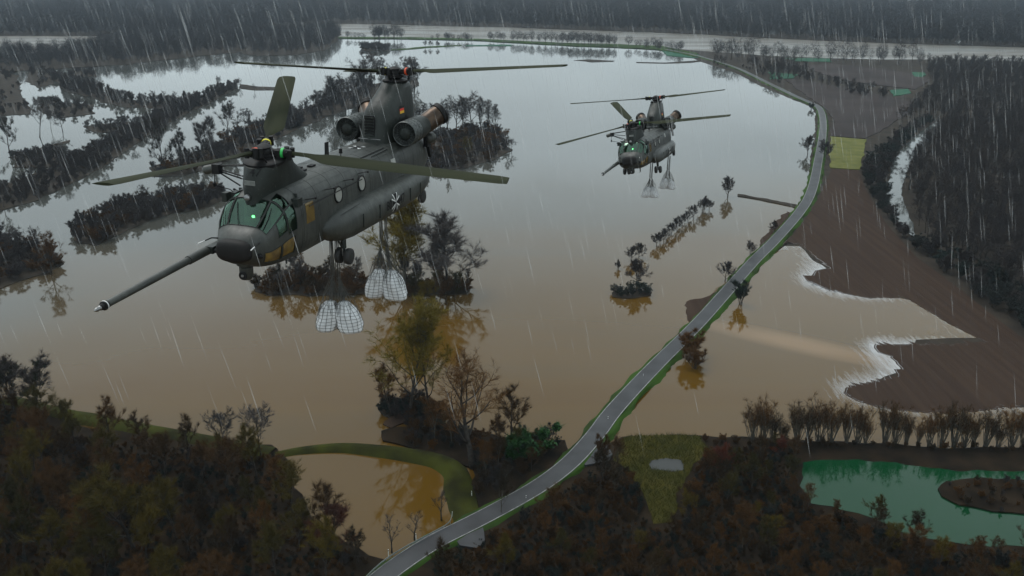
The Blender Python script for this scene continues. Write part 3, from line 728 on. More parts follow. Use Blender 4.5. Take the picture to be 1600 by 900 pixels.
# --- single trees that the picture sets apart: kind, foot pixel, height in pixels, words
SINGLE = [
 ('bare_tree', 'big', 740, 730, 150, 'large bare spreading tree beside the bend of the grass dike', 1.45),
 ('bare_tree', 'yellowmistle', 640, 652, 178, 'tall yellowish tree with mistletoe balls standing in brown flood water', 1.15),
 ('poplar_tree', 'olivepoplar', 630, 452, 150, 'tall olive-green crown right behind the rear sling load', 1.5),
 ('bare_tree', 'greywide', 702, 455, 112, 'broad grey bare tree rising from the flood beside the olive-green one', 1.6),
 ('bare_tree', 'brown0', 800, 700, 88, 'reddish-brown bare tree between the large bare tree and the evergreen bush', 1.0),
 ('birch_tree', 'birch0', 680, 692, 66, 'pale slender tree at the water edge left of the large bare tree', 1.0),
 ('birch_tree', 'birch1', 706, 694, 58, 'thin pale tree just left of the large bare tree trunk', 1.0),
 ('evergreen_bush', 'evergreen', 824, 716, 58, 'bright green evergreen bush beside the flooded road', 1.6),
 ('birch_tree', 'birch0', 783, 806, 62, 'small yellow tree with a pale stem right beside the lower road', .9),
 ('bare_tree', 'round0', 1137, 307, 30, 'round bare tree at the far end of the flooded tree row, below the far helicopter', 1.1),
 ('bare_tree', 'round1', 1133, 438, 28, 'small round tree in the water just left of the road', 1.0),
 ('bare_tree', 'round0', 1172, 398, 20, 'small tree in the water left of the road, middle of its three', 1.0),
 ('bare_tree', 'round1', 1210, 363, 17, 'smallest tree by the shore where the side track joins the road', 1.0),
 ('bare_tree', 'round1', 995, 446, 40, 'dark round tree rising from the bushy islet in the open water', 1.0),
 ('bare_tree', 'mistle0', 15, 238, 52, 'dark mistletoe-laden tree standing in water at the left edge', 1.0),
 ('bare_tree', 'wood0', 62, 214, 56, 'tall bare tree of the small clump in the upper left shallows', .9),
 ('bare_tree', 'mistle1', 98, 205, 32, 'small leaning mistletoe tree right of the upper left clump', 1.0),
 ('bare_tree', 'wood1', 80, 203, 30, 'thin bare tree in the middle of the upper left clump', .8),
 ('bare_tree', 'mistle0', 256, 270, 82, 'tall dark tree full of mistletoe in front of the hedge, left of the front rotor', .85),
 ('bare_tree', 'mistle1', 284, 268, 62, 'shorter mistletoe tree right beside the tall dark one', .8),
 ('bare_tree', 'spread0', 317, 250, 62, 'grey bare tree with a fan-shaped crown left of the front rotor', 1.0),
 ('bare_tree', 'mistle1', 357, 216, 56, 'bare tree with round crown and mistletoe left of the upright rotor blade', 1.0),
 ('bare_tree', 'wood2', 388, 206, 36, 'dense dark tree directly left of the upright rotor blade', 1.1),
 ('bare_tree', 'round1', 1262, 240, 26, 'dark tree on the lake side of the road beside the green winter crop', 1.0),
 ('bare_tree', 'round0', 1288, 248, 27, 'dark tree between the road and the green winter crop', 1.0),
 ('bare_tree', 'brown1', 80, 428, 62, 'brown bushy tree reflected in the water at the lower left islet', 1.0),
 ('bare_tree', 'wood2', 22, 402, 44, 'grey tree at the left edge on the lower left islet', 1.0),
 ('bare_tree', 'wood1', 56, 392, 36, 'thin grey tree in the middle of the lower left islet', 1.0),
 ('bare_tree', 'spread1', 462, 446, 46, 'bare tree under the nose, left of the front sling load', 1.0),
 ('bare_tree', 'brown2', 432, 452, 40, 'brown bare tree below the sensor turret', 1.0),
 ('conifer_tree', 'darkwood1', 700, 264, 34, 'pointed dark tree at the front of the islet right of the tail', .6),
 ('bare_tree', 'olive1', 736, 250, 34, 'yellowish tree on the islet right of the tail', 1.0),
 ('bare_tree', 'wood0', 796, 238, 24, 'last small tree at the right tip of the islet beyond the rotor blade', 1.0),
 ('bare_tree', 'snag', 398, 142, 12, 'tiny tree at the left end of the thin bar of land', 1.0),
 ('bare_tree', 'snag', 376, 136, 15, 'tiny tree where the long hedge ends at the thin bar of land', 1.0),
 ('snag_tree', 'snag', 690, 812, 48, 'dark crooked small tree between the pool and the grass dike', .9),
 ('snag_tree', 'snag', 612, 862, 50, 'dark crooked small tree at the lower edge of the pool', .9),
 ('snag_tree', 'snag', 648, 842, 40, 'dark low tree between the two crooked ones by the pool', 1.1),
]
for nm, key, x, y, hp, lab, wd in SINGLE:
    plant(nm, key, G(x, y, .2), hgt(y, hp), lab, nm.split('_')[1], wide=wd)
for i, (x, y, hp) in enumerate([(1026, 384, 20), (1037, 376, 19), (1049, 367, 18), (1058, 360, 19), (1066, 352, 17), (1075, 347, 16), (1084, 341, 20), (1097, 332, 21), (1108, 328, 15), (1031, 380, 13), (1100, 326, 18)]):
    plant('bare_tree', ('round0', 'round1')[i % 2], G(x, y, 0), hgt(y, hp), 'small bare tree in the slanting row that crosses the open flood', 'tree', 'slanting row of small trees in the open flood')
for x, y, hp, lab in [(986, 408, 22, 'slim tree of the small clump north of the bushy islet, left one'), (998, 402, 22, 'slim tree of the small clump north of the bushy islet, right one'), (966, 420, 15, 'little lone bush in the water left of the dark round tree')]:
    plant('bare_tree' if hp > 15 else 'shrub', 'round1' if hp > 15 else 'shrub0', G(x, y, 0), hgt(y, hp), lab, 'tree' if hp > 15 else 'shrub')
for x, y, hp, lab, wd in [(1158, 474, 46, 'dark bush leaning over the road edge', .9), (1079, 556, 42, 'low olive bush growing over the road verge', 1.3), (1086, 574, 34, 'dark bush below the road verge, reflected in the water', 1.2), (1268, 170, 12, 'dark bush on the shore where the road bends', 1.2), (940, 716, 40, 'brown thin bush at the junction by the road', .7)]:
    plant('shrub', 'bankshrub0' if x > 1100 else 'brownshrub0', G(x, y, .3), hgt(y, hp), lab, 'shrub', wide=wd)

# --- stands of trees: nothing in the picture tells their members apart
def stand(poly, n, mind, keys, hr, name, label, cat, group, z=.3, rng=rv, wide=(0.85, 1.2), excl=(), world=False, road=6.0, parts=True):
    P = poly if world else pxpoly(poly)
    res = []
    for x, y in scatter_poly(P, n, mind, rng, excl):
        if near_road(x, y, road): continue
        (plant(name, rng.choice(keys), (x, y, z), rng.uniform(*hr), label, cat, group, rng.uniform(0, 6.28), rng.uniform(*wide)))
    return res
SH = ['shrub0', 'shrub1', 'shrub2']
stand(ISLP['long'], 420, 2.8, SH, (3, 6.5), 'shrub', 'dark leafless shrub in the long curving hedge across the flood plain', 'shrub', 'shrubs of the long curving hedge', world=True, wide=(.85, 1.25))
stand(ISLP['long'], 10, 20, ['wood0', 'wood1', 'darkwood0'], (8, 12), 'bare_tree', 'grey tree standing out of the long curving hedge', 'tree', 'trees in the long curving hedge', world=True)
for k, n in (('arm', 70), ('arm2', 26)):
    stand(ISLP[k], n, 2.5, SH, (3.5, 6), 'shrub', 'dark shrub on the side arm of the long hedge, upper left', 'shrub', 'shrubs on the side arm', world=True, wide=(.85, 1.25))
stand(ISLP['upper'], 128, 3.7, SH + ['darkwood0'], (5, 10), 'shrub', 'dark shrub in the scrub belt above the long hedge', 'shrub', 'shrubs of the upper scrub belt', world=True, wide=(.9, 1.3))
for k, n in (('scrub', 70), ('scrub2', 26), ('scrub3', 46), ('scrub4', 18)):
    stand(ISLP[k], n, 3, SH, (3, 7), 'shrub', 'dark shrub in the flooded scrub of the upper left corner', 'shrub', 'shrubs of the flooded upper left scrub', world=True, wide=(.85, 1.25))
stand(ISLP['mid'], 168, 2.0, SH + ['brownshrub0'], (3.5, 6.5), 'shrub', 'grey-brown shrub on the islet left of the helicopter nose', 'shrub', 'shrubs on the islet left of the nose', world=True, wide=(.9, 1.3))
stand(ISLP['mid'], 7, 8, ['wood0', 'wood2'], (6, 8.5), 'bare_tree', 'bare tree among the shrubs of the islet left of the nose', 'tree', 'trees on the islet left of the nose', world=True)
stand(ISLP['grove'], 128, 2.8, SH + ['brownshrub1'], (4, 7.5), 'shrub', 'dark shrub below the mistletoe trees, behind the front rotor', 'shrub', 'shrubs below the mistletoe trees', world=True, wide=(.9, 1.3))
stand(ISLP['low'], 72, 2.5, SH + ['brownshrub0', 'brownshrub1'], (3.5, 6.5), 'shrub', 'brownish shrub on the lower left islet', 'shrub', 'shrubs on the lower left islet', world=True, wide=(1.1, 1.5))
stand(ISLP['hedge'], 110, 3.2, ['darkwood0', 'darkwood1', 'darkwood2', 'shrub0'], (7, 12), 'bare_tree', 'grey tree of the tall hedge behind the rear pylon', 'tree', 'trees of the hedge behind the rear pylon', world=True)
for x, y, hp in [(560, 168, 62), (580, 152, 64), (602, 146, 50), (632, 140, 46), (648, 136, 44), (540, 172, 52), (520, 178, 56)]:
    plant('bare_tree', rv.choice(['wood0', 'wood1', 'greywide']), G(x, y, .3), hgt(y, hp), 'tall grey tree of the hedge behind the rear pylon and rotor', 'tree', 'tall trees behind the rear pylon', wide=1.25)
for x, y, hp in [(666, 210, 42), (690, 214, 52), (712, 211, 56), (724, 207, 50), (738, 208, 58), (752, 206, 55), (764, 204, 48), (772, 206, 44), (700, 208, 46)]:
    plant('bare_tree', rv.choice(['poplar0', 'poplar1', 'wood1']), G(x, y, .3), hgt(y, hp), 'grey tree of the row at the back of the islet beside the tail', 'tree', 'row of trees at the back of the tail islet', wide=1.4)
stand(ISLP['east'], 168, 2.8, SH + ['brownshrub0', 'brownshrub1', 'darkwood2'], (3.5, 7), 'shrub', 'brown-grey shrub on the islet beside the tail', 'shrub', 'shrubs on the islet beside the tail', world=True, wide=(1.1, 1.5))
stand(ISLP['south'], 90, 2.2, ['brownshrub0', 'brownshrub1', 'brownshrub0'], (2, 5), 'shrub', 'brown shrub on the islet below the near helicopter', 'shrub', 'shrubs on the islet below the near helicopter', world=True, wide=(1.1, 1.5))
stand(ISLP['south'], 14, 7, ['wood0', 'brown1', 'brown2', 'spread0'], (6, 10), 'bare_tree', 'bare tree on the islet below the near helicopter', 'tree', 'trees on the islet below the near helicopter', world=True)
stand([(640, 470), (690, 462), (735, 470), (720, 480), (660, 490)], 5, 5, ['brown0', 'olive1'], (7, 10), 'bare_tree', 'brown tree at the foot of the broad grey tree', 'tree', 'brown trees at the foot of the broad grey tree')
stand(ISLP['clump'], 33, 1.4, ['brownshrub0', 'bankshrub0', 'shrub0'], (2.5, 5), 'shrub', 'dark shrub at the foot of the yellowish mistletoe tree', 'shrub', 'shrubs at the foot of the mistletoe tree', world=True)
plant('bare_tree', 'brown2', G(612, 650, .2), hgt(650, 78), 'thin brown tree leaning left of the yellowish mistletoe tree', 'tree')
plant('bare_tree', 'yellowmistle', G(672, 642, .2), hgt(642, 150), 'olive tree on the right of the yellowish mistletoe tree', 'tree')
stand(ISLP['tiny'], 12, 1.8, ['bankshrub0', 'bankshrub1'], (2.5, 4), 'shrub', 'dark bush packed on the small islet in the open water', 'shrub', 'bushes on the small islet', world=True, wide=(1.2, 1.5))
stand(ISLP['bush_islet'], 44, 3.7, SH, (5, 8), 'shrub', 'dark bush on the far islet above the rear rotor', 'shrub', 'bushes on the far islet', world=True, wide=(1.3, 1.7))
for x, y in [(665, 73.5), (673, 73.5), (683, 74)]:
    plant('bare_tree', 'spread1', G(x, y, .3), hgt(y, 9), 'one of three little trees on the thin far bar of land', 'tree', 'three little trees on the far bar')
stand([(640, 668), (690, 664), (740, 690), (700, 708), (640, 698)], 26, 2.2, ['brownshrub0', 'brownshrub1', 'shrub1', 'bankshrub0'], (2, 4.5), 'shrub', 'grey-brown brushwood left of the large bare tree', 'shrub', 'brushwood left of the large bare tree')
stand([(745, 690), (800, 692), (850, 690), (880, 692), (870, 715), (840, 750), (790, 790), (752, 808), (742, 760)], 44, 2.4, ['brownshrub0', 'brownshrub1', 'shrub2', 'bankshrub1'], (2, 5), 'shrub', 'dark brushwood between the large bare tree and the road', 'shrub', 'brushwood between the large tree and the road', road=4.5)
stand([(746, 700), (800, 700), (850, 745), (790, 780), (750, 800)], 9, 4, ['brown0', 'brown1', 'birch1', 'olive0'], (5, 8), 'bare_tree', 'small brown tree between the large bare tree and the road', 'tree', 'small trees between the large tree and the road', road=5)

# the row of fan-shaped willows along the flooded field
for i, x in enumerate([1176, 1192, 1206, 1222, 1246, 1262, 1280, 1298, 1322, 1340, 1352, 1382, 1398, 1416, 1434, 1452, 1470, 1490, 1506, 1520, 1540, 1558, 1580, 1596, 1612]):
    y = 689 + (x - 1176) * .022 + rv.uniform(-2, 2)
    plant('willow_bush', 'fan%d' % (i % 3), G(x, y, .3), hgt(y, (66, 70, 50, 36, 60, 62, 66, 62, 56, 60, 44)[i % 11] * rv.uniform(.85, 1.1)), 'fan-shaped bare willow in the row between pond and flooded field', 'willow', 'row of fan-shaped willows')
stand([(1100, 690), (1180, 692), (1600, 704), (1700, 706), (1700, 716), (1600, 712), (1260, 702), (1110, 700)], 60, 2.5, ['brownshrub0', 'brownshrub1'], (1.2, 2.6), 'shrub', 'low brown scrub at the foot of the willow row', 'shrub', 'low scrub at the foot of the willow row', road=6)

POND = POLY['turquoise_pond'][0]; MEAD = POLY['meadow'][0]; ISLE = POLY['pond_island'][0]; CHAN = POLY['side_channel'][0]
# lower right woods
FR = [(770, 832), (840, 790), (905, 752), (950, 735), (985, 742), (1005, 790), (1010, 830), (1060, 830), (1075, 770), (1100, 712), (1180, 702), (1245, 712), (1240, 770), (1262, 800), (1330, 815), (1400, 845), (1480, 866), (1620, 876), (1700, 1010), (620, 1010), (690, 880)]
stand(FR, 95, 4.2, ['brown0', 'brown1', 'brown2', 'olive0', 'olive1', 'birch0', 'birch1'], (4, 8.5), 'bare_tree', 'brownish tree in the dark thicket below the road, bottom right', 'tree', 'trees of the bottom right thicket', excl=(POND, MEAD), road=6.5)
stand(FR, 150, 2.4, ['brownshrub0', 'brownshrub1', 'bankshrub0'], (2, 4), 'shrub', 'dark brown brushwood in the thicket below the road', 'shrub', 'brushwood of the bottom right thicket', excl=(POND, MEAD), road=5.5)
stand([(1250, 800), (1300, 800), (1400, 838), (1470, 858), (1600, 866), (1600, 900), (1400, 890), (1280, 840)], 9, 4.5, ['birch0', 'birch1', 'brown1'], (4, 7), 'bare_tree', 'thin bare tree on the near bank of the turquoise pond', 'tree', 'thin trees on the near bank of the pond')
stand(ISLE, 34, 1.8, ['brownshrub0', 'brownshrub1', 'shrub0'], (1, 2.2), 'shrub', 'low dark brushwood on the island in the turquoise pond', 'shrub', 'brushwood on the pond island', world=True, z=.7)
plant('shrub', 'red0', G(1128, 742, .4), hgt(742, 46), 'rusty red bush left of the turquoise pond', 'shrub')
plant('shrub', 'red0', G(1218, 712, .4), hgt(712, 30), 'rusty red bush at the upper left corner of the pond', 'shrub')
# lower left forest
FL = [(-260, 625), (-60, 622), (0, 636), (50, 662), (130, 688), (220, 704), (300, 712), (380, 712), (428, 716), (446, 745), (458, 790), (486, 830), (540, 868), (578, 882), (540, 935), (420, 1060), (-300, 1060)]
stand(FL, 135, 5.2, ['olive0', 'olive1', 'olive2', 'brown0', 'brown1', 'brown2', 'brown0', 'olive1'], (6, 13), 'bare_tree', 'brown and olive winter tree in the dense lower left forest', 'tree', 'trees of the lower left forest', road=6)
stand(FL, 130, 2.8, ['brownshrub0', 'brownshrub1', 'bankshrub0', 'shrub0'], (2, 4.5), 'shrub', 'dark undergrowth shrub in the lower left forest', 'shrub', 'undergrowth of the lower left forest', road=5)
for x, y, hp, lab in [(60, 655, 90, 'pale grey tree with dark nests in front of the water at the left edge'), (22, 648, 88, 'pale grey tree cut by the left edge above the grass dike'), (350, 715, 66, 'mauve-grey tree at the water edge of the lower left forest'), (408, 716, 74, 'rightmost grey tree where the lower left forest meets the dike')]:
    plant('bare_tree', 'mistle1' if x < 100 else 'wood1', G(x, y, .3), hgt(y, hp), lab, 'tree', wide=1.1)
plant('bare_tree', 'olive1', G(212, 862, .3), hgt(862, 118), 'bright olive-yellow tree in the middle of the lower left forest', 'tree', wide=1.3)
plant('shrub', 'red0', G(520, 862, .3), hgt(862, 66), 'dark red bush at the edge of the brown pool', 'shrub', wide=1.1)

# right-hand wood beyond the channel, its bank hedge
BANKL = [(1448, 186), (1408, 212), (1374, 240), (1352, 266), (1352, 292), (1366, 318), (1392, 352), (1440, 398), (1500, 444), (1560, 490), (1640, 556), (1700, 560), (1640, 500), (1560, 440), (1480, 400), (1430, 376), (1402, 356), (1386, 330), (1383, 300), (1386, 270), (1400, 240), (1430, 208), (1456, 192)]
stand(BANKL, 120, 4, ['bankshrub0', 'bankshrub1', 'shrub0'], (4, 8), 'shrub', 'dark greenish shrub on the bank between ploughed field and channel', 'shrub', 'shrubs on the channel bank', excl=(CHAN,), wide=(1.2, 1.6))
WOODR = [(1470, 206), (1446, 236), (1428, 262), (1420, 300), (1430, 345), (1455, 384), (1520, 420), (1600, 470), (1720, 540), (1900, 500), (1800, 260), (1700, 200), (1560, 190)]
stand(WOODR, 280, 7.2, ['darkwood0', 'darkwood1', 'darkwood2'], (8, 13), 'bare_tree', 'dark grey leafless tree in the dense wood beyond the right channel', 'tree', 'trees of the right-hand wood', excl=(CHAN,), wide=(1.3, 1.9))
stand([(1256, 121), (1300, 128), (1345, 140), (1390, 150), (1388, 156), (1340, 150), (1290, 138), (1258, 128)], 30, 8, ['darkwood0', 'darkwood1', 'shrub1'], (6, 11), 'bare_tree', 'dark tree in the hedge between the two far fields', 'tree', 'trees of the hedge between the far fields', wide=(1.2, 1.6))
stand([(1250, 156), (1278, 160), (1290, 172), (1286, 182), (1268, 168)], 6, 6, SH, (5, 8), 'shrub', 'dark bush behind the bend of the far road', 'shrub', 'bushes behind the road bend', road=6)
stand([(1292, 185), (1300, 186), (1296, 280), (1288, 282)], 8, 9, SH, (3, 5.5), 'shrub', 'small bush along the right verge of the road', 'shrub', 'bushes along the right verge', road=6)

# --- rows of trees along the river, seen far off
FARK = ['far0', 'far1', 'far2']
stand([(1110, 85), (1200, 90), (1300, 94), (1380, 97), (1450, 98), (1450, 104), (1300, 100), (1200, 98), (1120, 95)], 46, 12, FARK, (14, 24), 'bare_tree', 'tall bare tree in the far riverside row at right', 'tree', 'far riverside trees at right', wide=(.8, 1.1), road=10)
stand([(800, 64.6), (900, 68.6), (965, 71), (962, 73.5), (900, 71.5), (800, 66)], 50, 8, FARK, (13, 18), 'bare_tree', 'bare tree in the far row between lake and river', 'tree', 'far row between lake and river', wide=(.9, 1.2))
stand([(980, 73), (1035, 75.5), (1075, 80), (1060, 84), (1000, 76)], 26, 9, FARK, (9, 15), 'bare_tree', 'low bare tree on the far dike left of the road end', 'tree', 'low trees on the far dike', wide=(1, 1.4))
for x0, x1, n, h0 in ((582, 645, 18, 19), (670, 740, 16, 10), (765, 800, 8, 13), (536, 575, 7, 9)):
    for k in range(n):
        x = rv.uniform(x0, x1); y = 60 + (x - 540) * .018 + rv.uniform(-.6, .4)
        plant('bare_tree', rv.choice(FARK), G(x, y, .5), h0 * rv.uniform(.7, 1.2), 'bare tree on the thin dike before the far river', 'tree', 'trees on the dike before the far river', wide=1.15)

# --- build: singles and the largest 300 of a kind as things, the rest of each stand as one mass
def gn_group(name, pts, keys, label, cat, scales, wides, kidx):
    me = bpy.data.meshes.new(name); me.from_pydata([tuple(p) for p in pts], [], [])
    for an, vals in (('size', scales), ('girth', wides)):
        at = me.attributes.new(an, 'FLOAT', 'POINT'); at.data.foreach_set('value', vals)
    at = me.attributes.new('kind_index', 'INT', 'POINT'); at.data.foreach_set('value', kidx)
    return gn_forest(name, me, [KEYOBJ[k] for k in keys], label, 0, 0, 3, cat)

def in_view(p, h):
    dep = p.y * math.cos(PITCH) + CAMH * math.sin(PITCH) - p.z * math.sin(PITCH)
    if dep < 5: return False
    r = FPX / dep
    for z in (p.z, p.z + h):
        up = (z - CAMH) * math.cos(PITCH) + p.y * math.sin(PITCH)
        if abs(p.x * r) < 830 and abs(up * r) < 470: return True
    return False

LIMIT = 300
KEYOBJ = {}
def settle():
    used = {}
    rest = {}
    for it in sorted(PLAN, key=lambda t: (t[7] is not None, -t[0])):
        sc, name, key, pos, h, label, cat, group, rz, wide = it
        if group is None or (in_view(pos, h) and (used.get(name, 0) < LIMIT or key not in KEYOBJ)):
            used[name] = used.get(name, 0) + 1
            o = plant_now(name, key, pos, h, label, cat, group, rz, wide)
            KEYOBJ.setdefault(key, [o] if o.data else list(o.children))
        else: rest.setdefault((group, name, label), []).append(it)
    return rest
# --- far woods that read as one mass
def gn_forest(name, pts, keys_obj, label, smin, smax, seed, cat='wood'):
    attr = isinstance(pts, bpy.types.Mesh)
    if attr: me = pts
    else: me = bpy.data.meshes.new(name); me.from_pydata([tuple(p) for p in pts], [], [])
    o = link(name, me)
    g = bpy.data.node_groups.new(name, 'GeometryNodeTree')
    g.interface.new_socket('Geometry', in_out='INPUT', socket_type='NodeSocketGeometry')
    g.interface.new_socket('Geometry', in_out='OUTPUT', socket_type='NodeSocketGeometry')
    n = g.nodes; l = g.links.new
    gi = n.new('NodeGroupInput'); go = n.new('NodeGroupOutput')
    jn = n.new('GeometryNodeJoinGeometry')
    for ob in (list(reversed(keys_obj)) if attr else keys_obj):      # joined geometry comes out last link first
        j2 = n.new('GeometryNodeJoinGeometry')
        for part in (ob if isinstance(ob, list) else [ob]):
            oi = n.new('GeometryNodeObjectInfo'); oi.inputs['Object'].default_value = part; oi.transform_space = 'ORIGINAL'
            l(oi.outputs['Geometry'], j2.inputs[0])
        gt = n.new('GeometryNodeGeometryToInstance'); l(j2.outputs[0], gt.inputs[0]); l(gt.outputs[0], jn.inputs[0])
    ip = n.new('GeometryNodeInstanceOnPoints'); ip.inputs['Pick Instance'].default_value = True
    rr = n.new('FunctionNodeRandomValue'); rr.data_type = 'FLOAT_VECTOR'; rr.inputs[0].default_value = (0, 0, 0); rr.inputs[1].default_value = (.1, .1, 6.28); rr.inputs['Seed'].default_value = seed
    rs = n.new('FunctionNodeRandomValue'); rs.data_type = 'FLOAT'; rs.inputs[2].default_value = smin; rs.inputs[3].default_value = smax; rs.inputs['Seed'].default_value = seed + 1
    l(gi.outputs[0], ip.inputs['Points']); l(jn.outputs[0], ip.inputs['Instance'])
    l(rr.outputs[0], ip.inputs['Rotation'])
    if attr:
        a1 = n.new('GeometryNodeInputNamedAttribute'); a1.data_type = 'FLOAT'; a1.inputs[0].default_value = 'size'
        a2 = n.new('GeometryNodeInputNamedAttribute'); a2.data_type = 'FLOAT'; a2.inputs[0].default_value = 'girth'
        cx = n.new('ShaderNodeCombineXYZ'); l(a2.outputs[0], cx.inputs[0]); l(a2.outputs[0], cx.inputs[1]); l(a1.outputs[0], cx.inputs[2])
        l(cx.outputs[0], ip.inputs['Scale'])
        a3 = n.new('GeometryNodeInputNamedAttribute'); a3.data_type = 'INT'; a3.inputs[0].default_value = 'kind_index'
        l(a3.outputs[0], ip.inputs['Instance Index'])
    else: l(rs.outputs[1], ip.inputs['Scale'])
    l(ip.outputs[0], go.inputs[0])
    md = o.modifiers.new('trees', 'NODES'); md.node_group = g
    tag(o, label, cat, kind='stuff')
    return o
REST = settle()
for k in PROTO:
    if k not in KEYOBJ: print('no single plant of kind', k)
for (group, name, label), items in REST.items():
    keys = sorted({it[2] for it in items if it[2] in KEYOBJ})
    if not keys: continue
    items = [it for it in items if it[2] in KEYOBJ]
    gn_group('far_' + name + '_mass' if items[0][3].y > 500 else name + '_mass', [it[3] for it in items], keys, 'mass of ' + label.replace('dark', 'dark', 1) + ', farther and smaller ones', 'scrub' if name == 'shrub' else 'wood',
             [it[4] / PROTO[it[2]]['H'] for it in items], [it[4] / PROTO[it[2]]['H'] * it[9] for it in items], [keys.index(it[2]) for it in items])
FAROBJ = [KEYOBJ[k] for k in FARK]
DARKOBJ = [KEYOBJ['darkwood%d' % k] for k in range(3)]
FB = POLY['far_bank'][0]
rw = random.Random(3)
GAPS = [pxpoly(q) for q in ([(1213, 35), (1228, 36), (1232, 20), (1226, 20)], [(1194, 56), (1212, 57), (1214, 46), (1200, 46)], [(1488, 70), (1502, 70), (1512, 40), (1506, 40)], [(1390, 9), (1620, 10), (1620, 1), (1480, 0), (1390, 5)], [(205, 26), (240, 26), (240, 18), (205, 18)])]
def far_points(n, ylo, yhi, fn):
    pts = []
    while len(pts) < n:
        y = math.exp(rw.uniform(math.log(ylo), math.log(yhi))); x = rw.uniform(-.66, .66) * y
        if fn(x, y): pts.append((x, y, .8))
    return pts
def on_far(x, y):
    if y < 1900 and not inpoly(FB, x, y): return False
    return not any(inpoly(g, x, y) for g in GAPS)
gn_forest('far_wood', far_points(30000, 1180, 4200, on_far), FAROBJ, 'grey-blue leafless forest spreading beyond the river to the top', .75, 1.25, 5)
PEN = POLY['peninsula'][0]
gn_forest('peninsula_wood', [(x, y, .4) for x, y in scatter_poly(PEN, 1500, 6.5, rw) if abs(x) < y * .72], FAROBJ, 'dark grey wood on the peninsula between left river arm and lake', .6, .95, 9)
EAST = POLY['east_bank'][0]
FULLR = pxpoly([(1450, 100), (1600, 104), (1900, 118), (2100, 300), (2000, 560), (1720, 545), (1600, 476), (1520, 428), (1455, 390), (1428, 345), (1418, 300), (1426, 262), (1446, 232), (1478, 200), (1440, 186), (1408, 196), (1432, 166), (1462, 140), (1450, 118)])
PATCH = [pxpoly([(1420, 111), (1450, 112), (1450, 124), (1420, 122)]), CHAN]
gn_forest('right_wood', [(x, y, .3) for x, y in scatter_poly(FULLR, 2600, 6, rw, PATCH)], DARKOBJ, 'mass of dark leafless wood filling the right edge behind the nearer trees', .5, .85, 13)
BRUSH = [KEYOBJ[k] for k in ('brownshrub0', 'brownshrub1', 'bankshrub0')]
gn_forest('far_scrub', [(x, y, .3) for x, y in scatter_poly(pxpoly([(1110, 100), (1180, 108), (1250, 108), (1262, 124), (1240, 124), (1225, 122), (1215, 135), (1190, 122)]), 220, 6, rw) if not near_road(x, y, 8)], [KEYOBJ['shrub0'], DARKOBJ[0]], 'dark scrub right of the far road end', .6, 1.0, 17, 'scrub')
for nm, poly, n, lab, ex in (('undergrowth', pxpoly(FR), 2200, 'dark brambles and dead stalks under the bottom right thicket', (POND, MEAD)), ('undergrowth', pxpoly(FL), 2600, 'dark brambles and dead stalks on the floor of the lower left forest', ())):
    gn_forest(nm, [(x, y, .3) for x, y in scatter_poly(poly, n, 1.1, rw, ex) if not near_road(x, y, 5.0)], BRUSH, lab, .14, .36, 21, 'undergrowth')
# grass tufts on the rough meadow and the dike
mb = MB()
for k in range(9):
    a = k * .7; d = Vector((math.cos(a) * .5, math.sin(a) * .5, 1)).normalized(); twig(mb, Vector((math.cos(a) * .08, math.sin(a) * .08, 0)), d, .5 + .1 * (k % 3), .035, rw)
me = mb.mesh('grass_tuft', M['grass'])
p0 = G(1040, 700, .5)
tuft = link('grass_tuft', me, None, p0); tag(tuft, 'single tall tuft of grass on the yellowish meadow', 'grass', kind='stuff')
gn_forest('meadow_grass', [(x, y, .48) for x, y in scatter_poly(MEAD, 2600, .5, rw, (POLY['puddle'][0],)) if not near_road(x, y, 4.5)], [tuft], 'yellowish rough grass of the meadow right of the road', .7, 1.7, 31, 'grass')


# ------------------------------------------------------------------ the tandem-rotor helicopter (x forward, y to its left, z up, nose at x = 0)
FH, RH = Vector((-2.4, 0, 3.92)), Vector((-14.2, 0, 5.60))
KEYS = [(0.02, .30, .55, 1.04, 2.3), (-.10, .68, .34, 1.18, 2.7), (-.30, .86, .16, 1.34, 3.0), (-.62, 1.07, 0, 1.53, 3.2), (-1.0, 1.24, -.09, 1.92, 3.2), (-1.45, 1.36, -.17, 2.34, 3.0),
        (-2.0, 1.39, -.22, 2.56, 3.0), (-3.0, 1.40, -.25, 2.68, 3.2), (-11.0, 1.40, -.25, 2.68, 3.2), (-12.4, 1.39, -.14, 2.70, 3.2), (-13.6, 1.36, .02, 2.72, 3.0), (-14.6, 1.30, .24, 2.70, 2.8), (-15.35, 1.18, .52, 2.60, 2.6)]
KA = np.array(sorted(KEYS))
def sec(x):
    xs = KA[:, 0]
    i = int(np.clip(np.searchsorted(xs, x) - 1, 0, len(xs) - 2)); t = (x - xs[i]) / (xs[i + 1] - xs[i])
    def tan(k): return (KA[min(k + 1, len(xs) - 1), 1:] - KA[max(k - 1, 0), 1:]) / (xs[min(k + 1, len(xs) - 1)] - xs[max(k - 1, 0)])
    h = xs[i + 1] - xs[i]; a, b = KA[i, 1:], KA[i + 1, 1:]
    return (2 * t ** 3 - 3 * t ** 2 + 1) * a + (t ** 3 - 2 * t ** 2 + t) * h * tan(i) + (-2 * t ** 3 + 3 * t ** 2) * b + (t ** 3 - t ** 2) * h * tan(i + 1)
def hullpt(x, th, off=0.0):
    w, zb, zt, n = sec(x)
    c, s = math.cos(th), math.sin(th)
    y = (w + off) * math.copysign(abs(c) ** (2 / n), c); z = (zb + zt) / 2 + ((zt - zb) / 2 + off) * math.copysign(abs(s) ** (2 / n), s)
    return Vector((x, y, z))
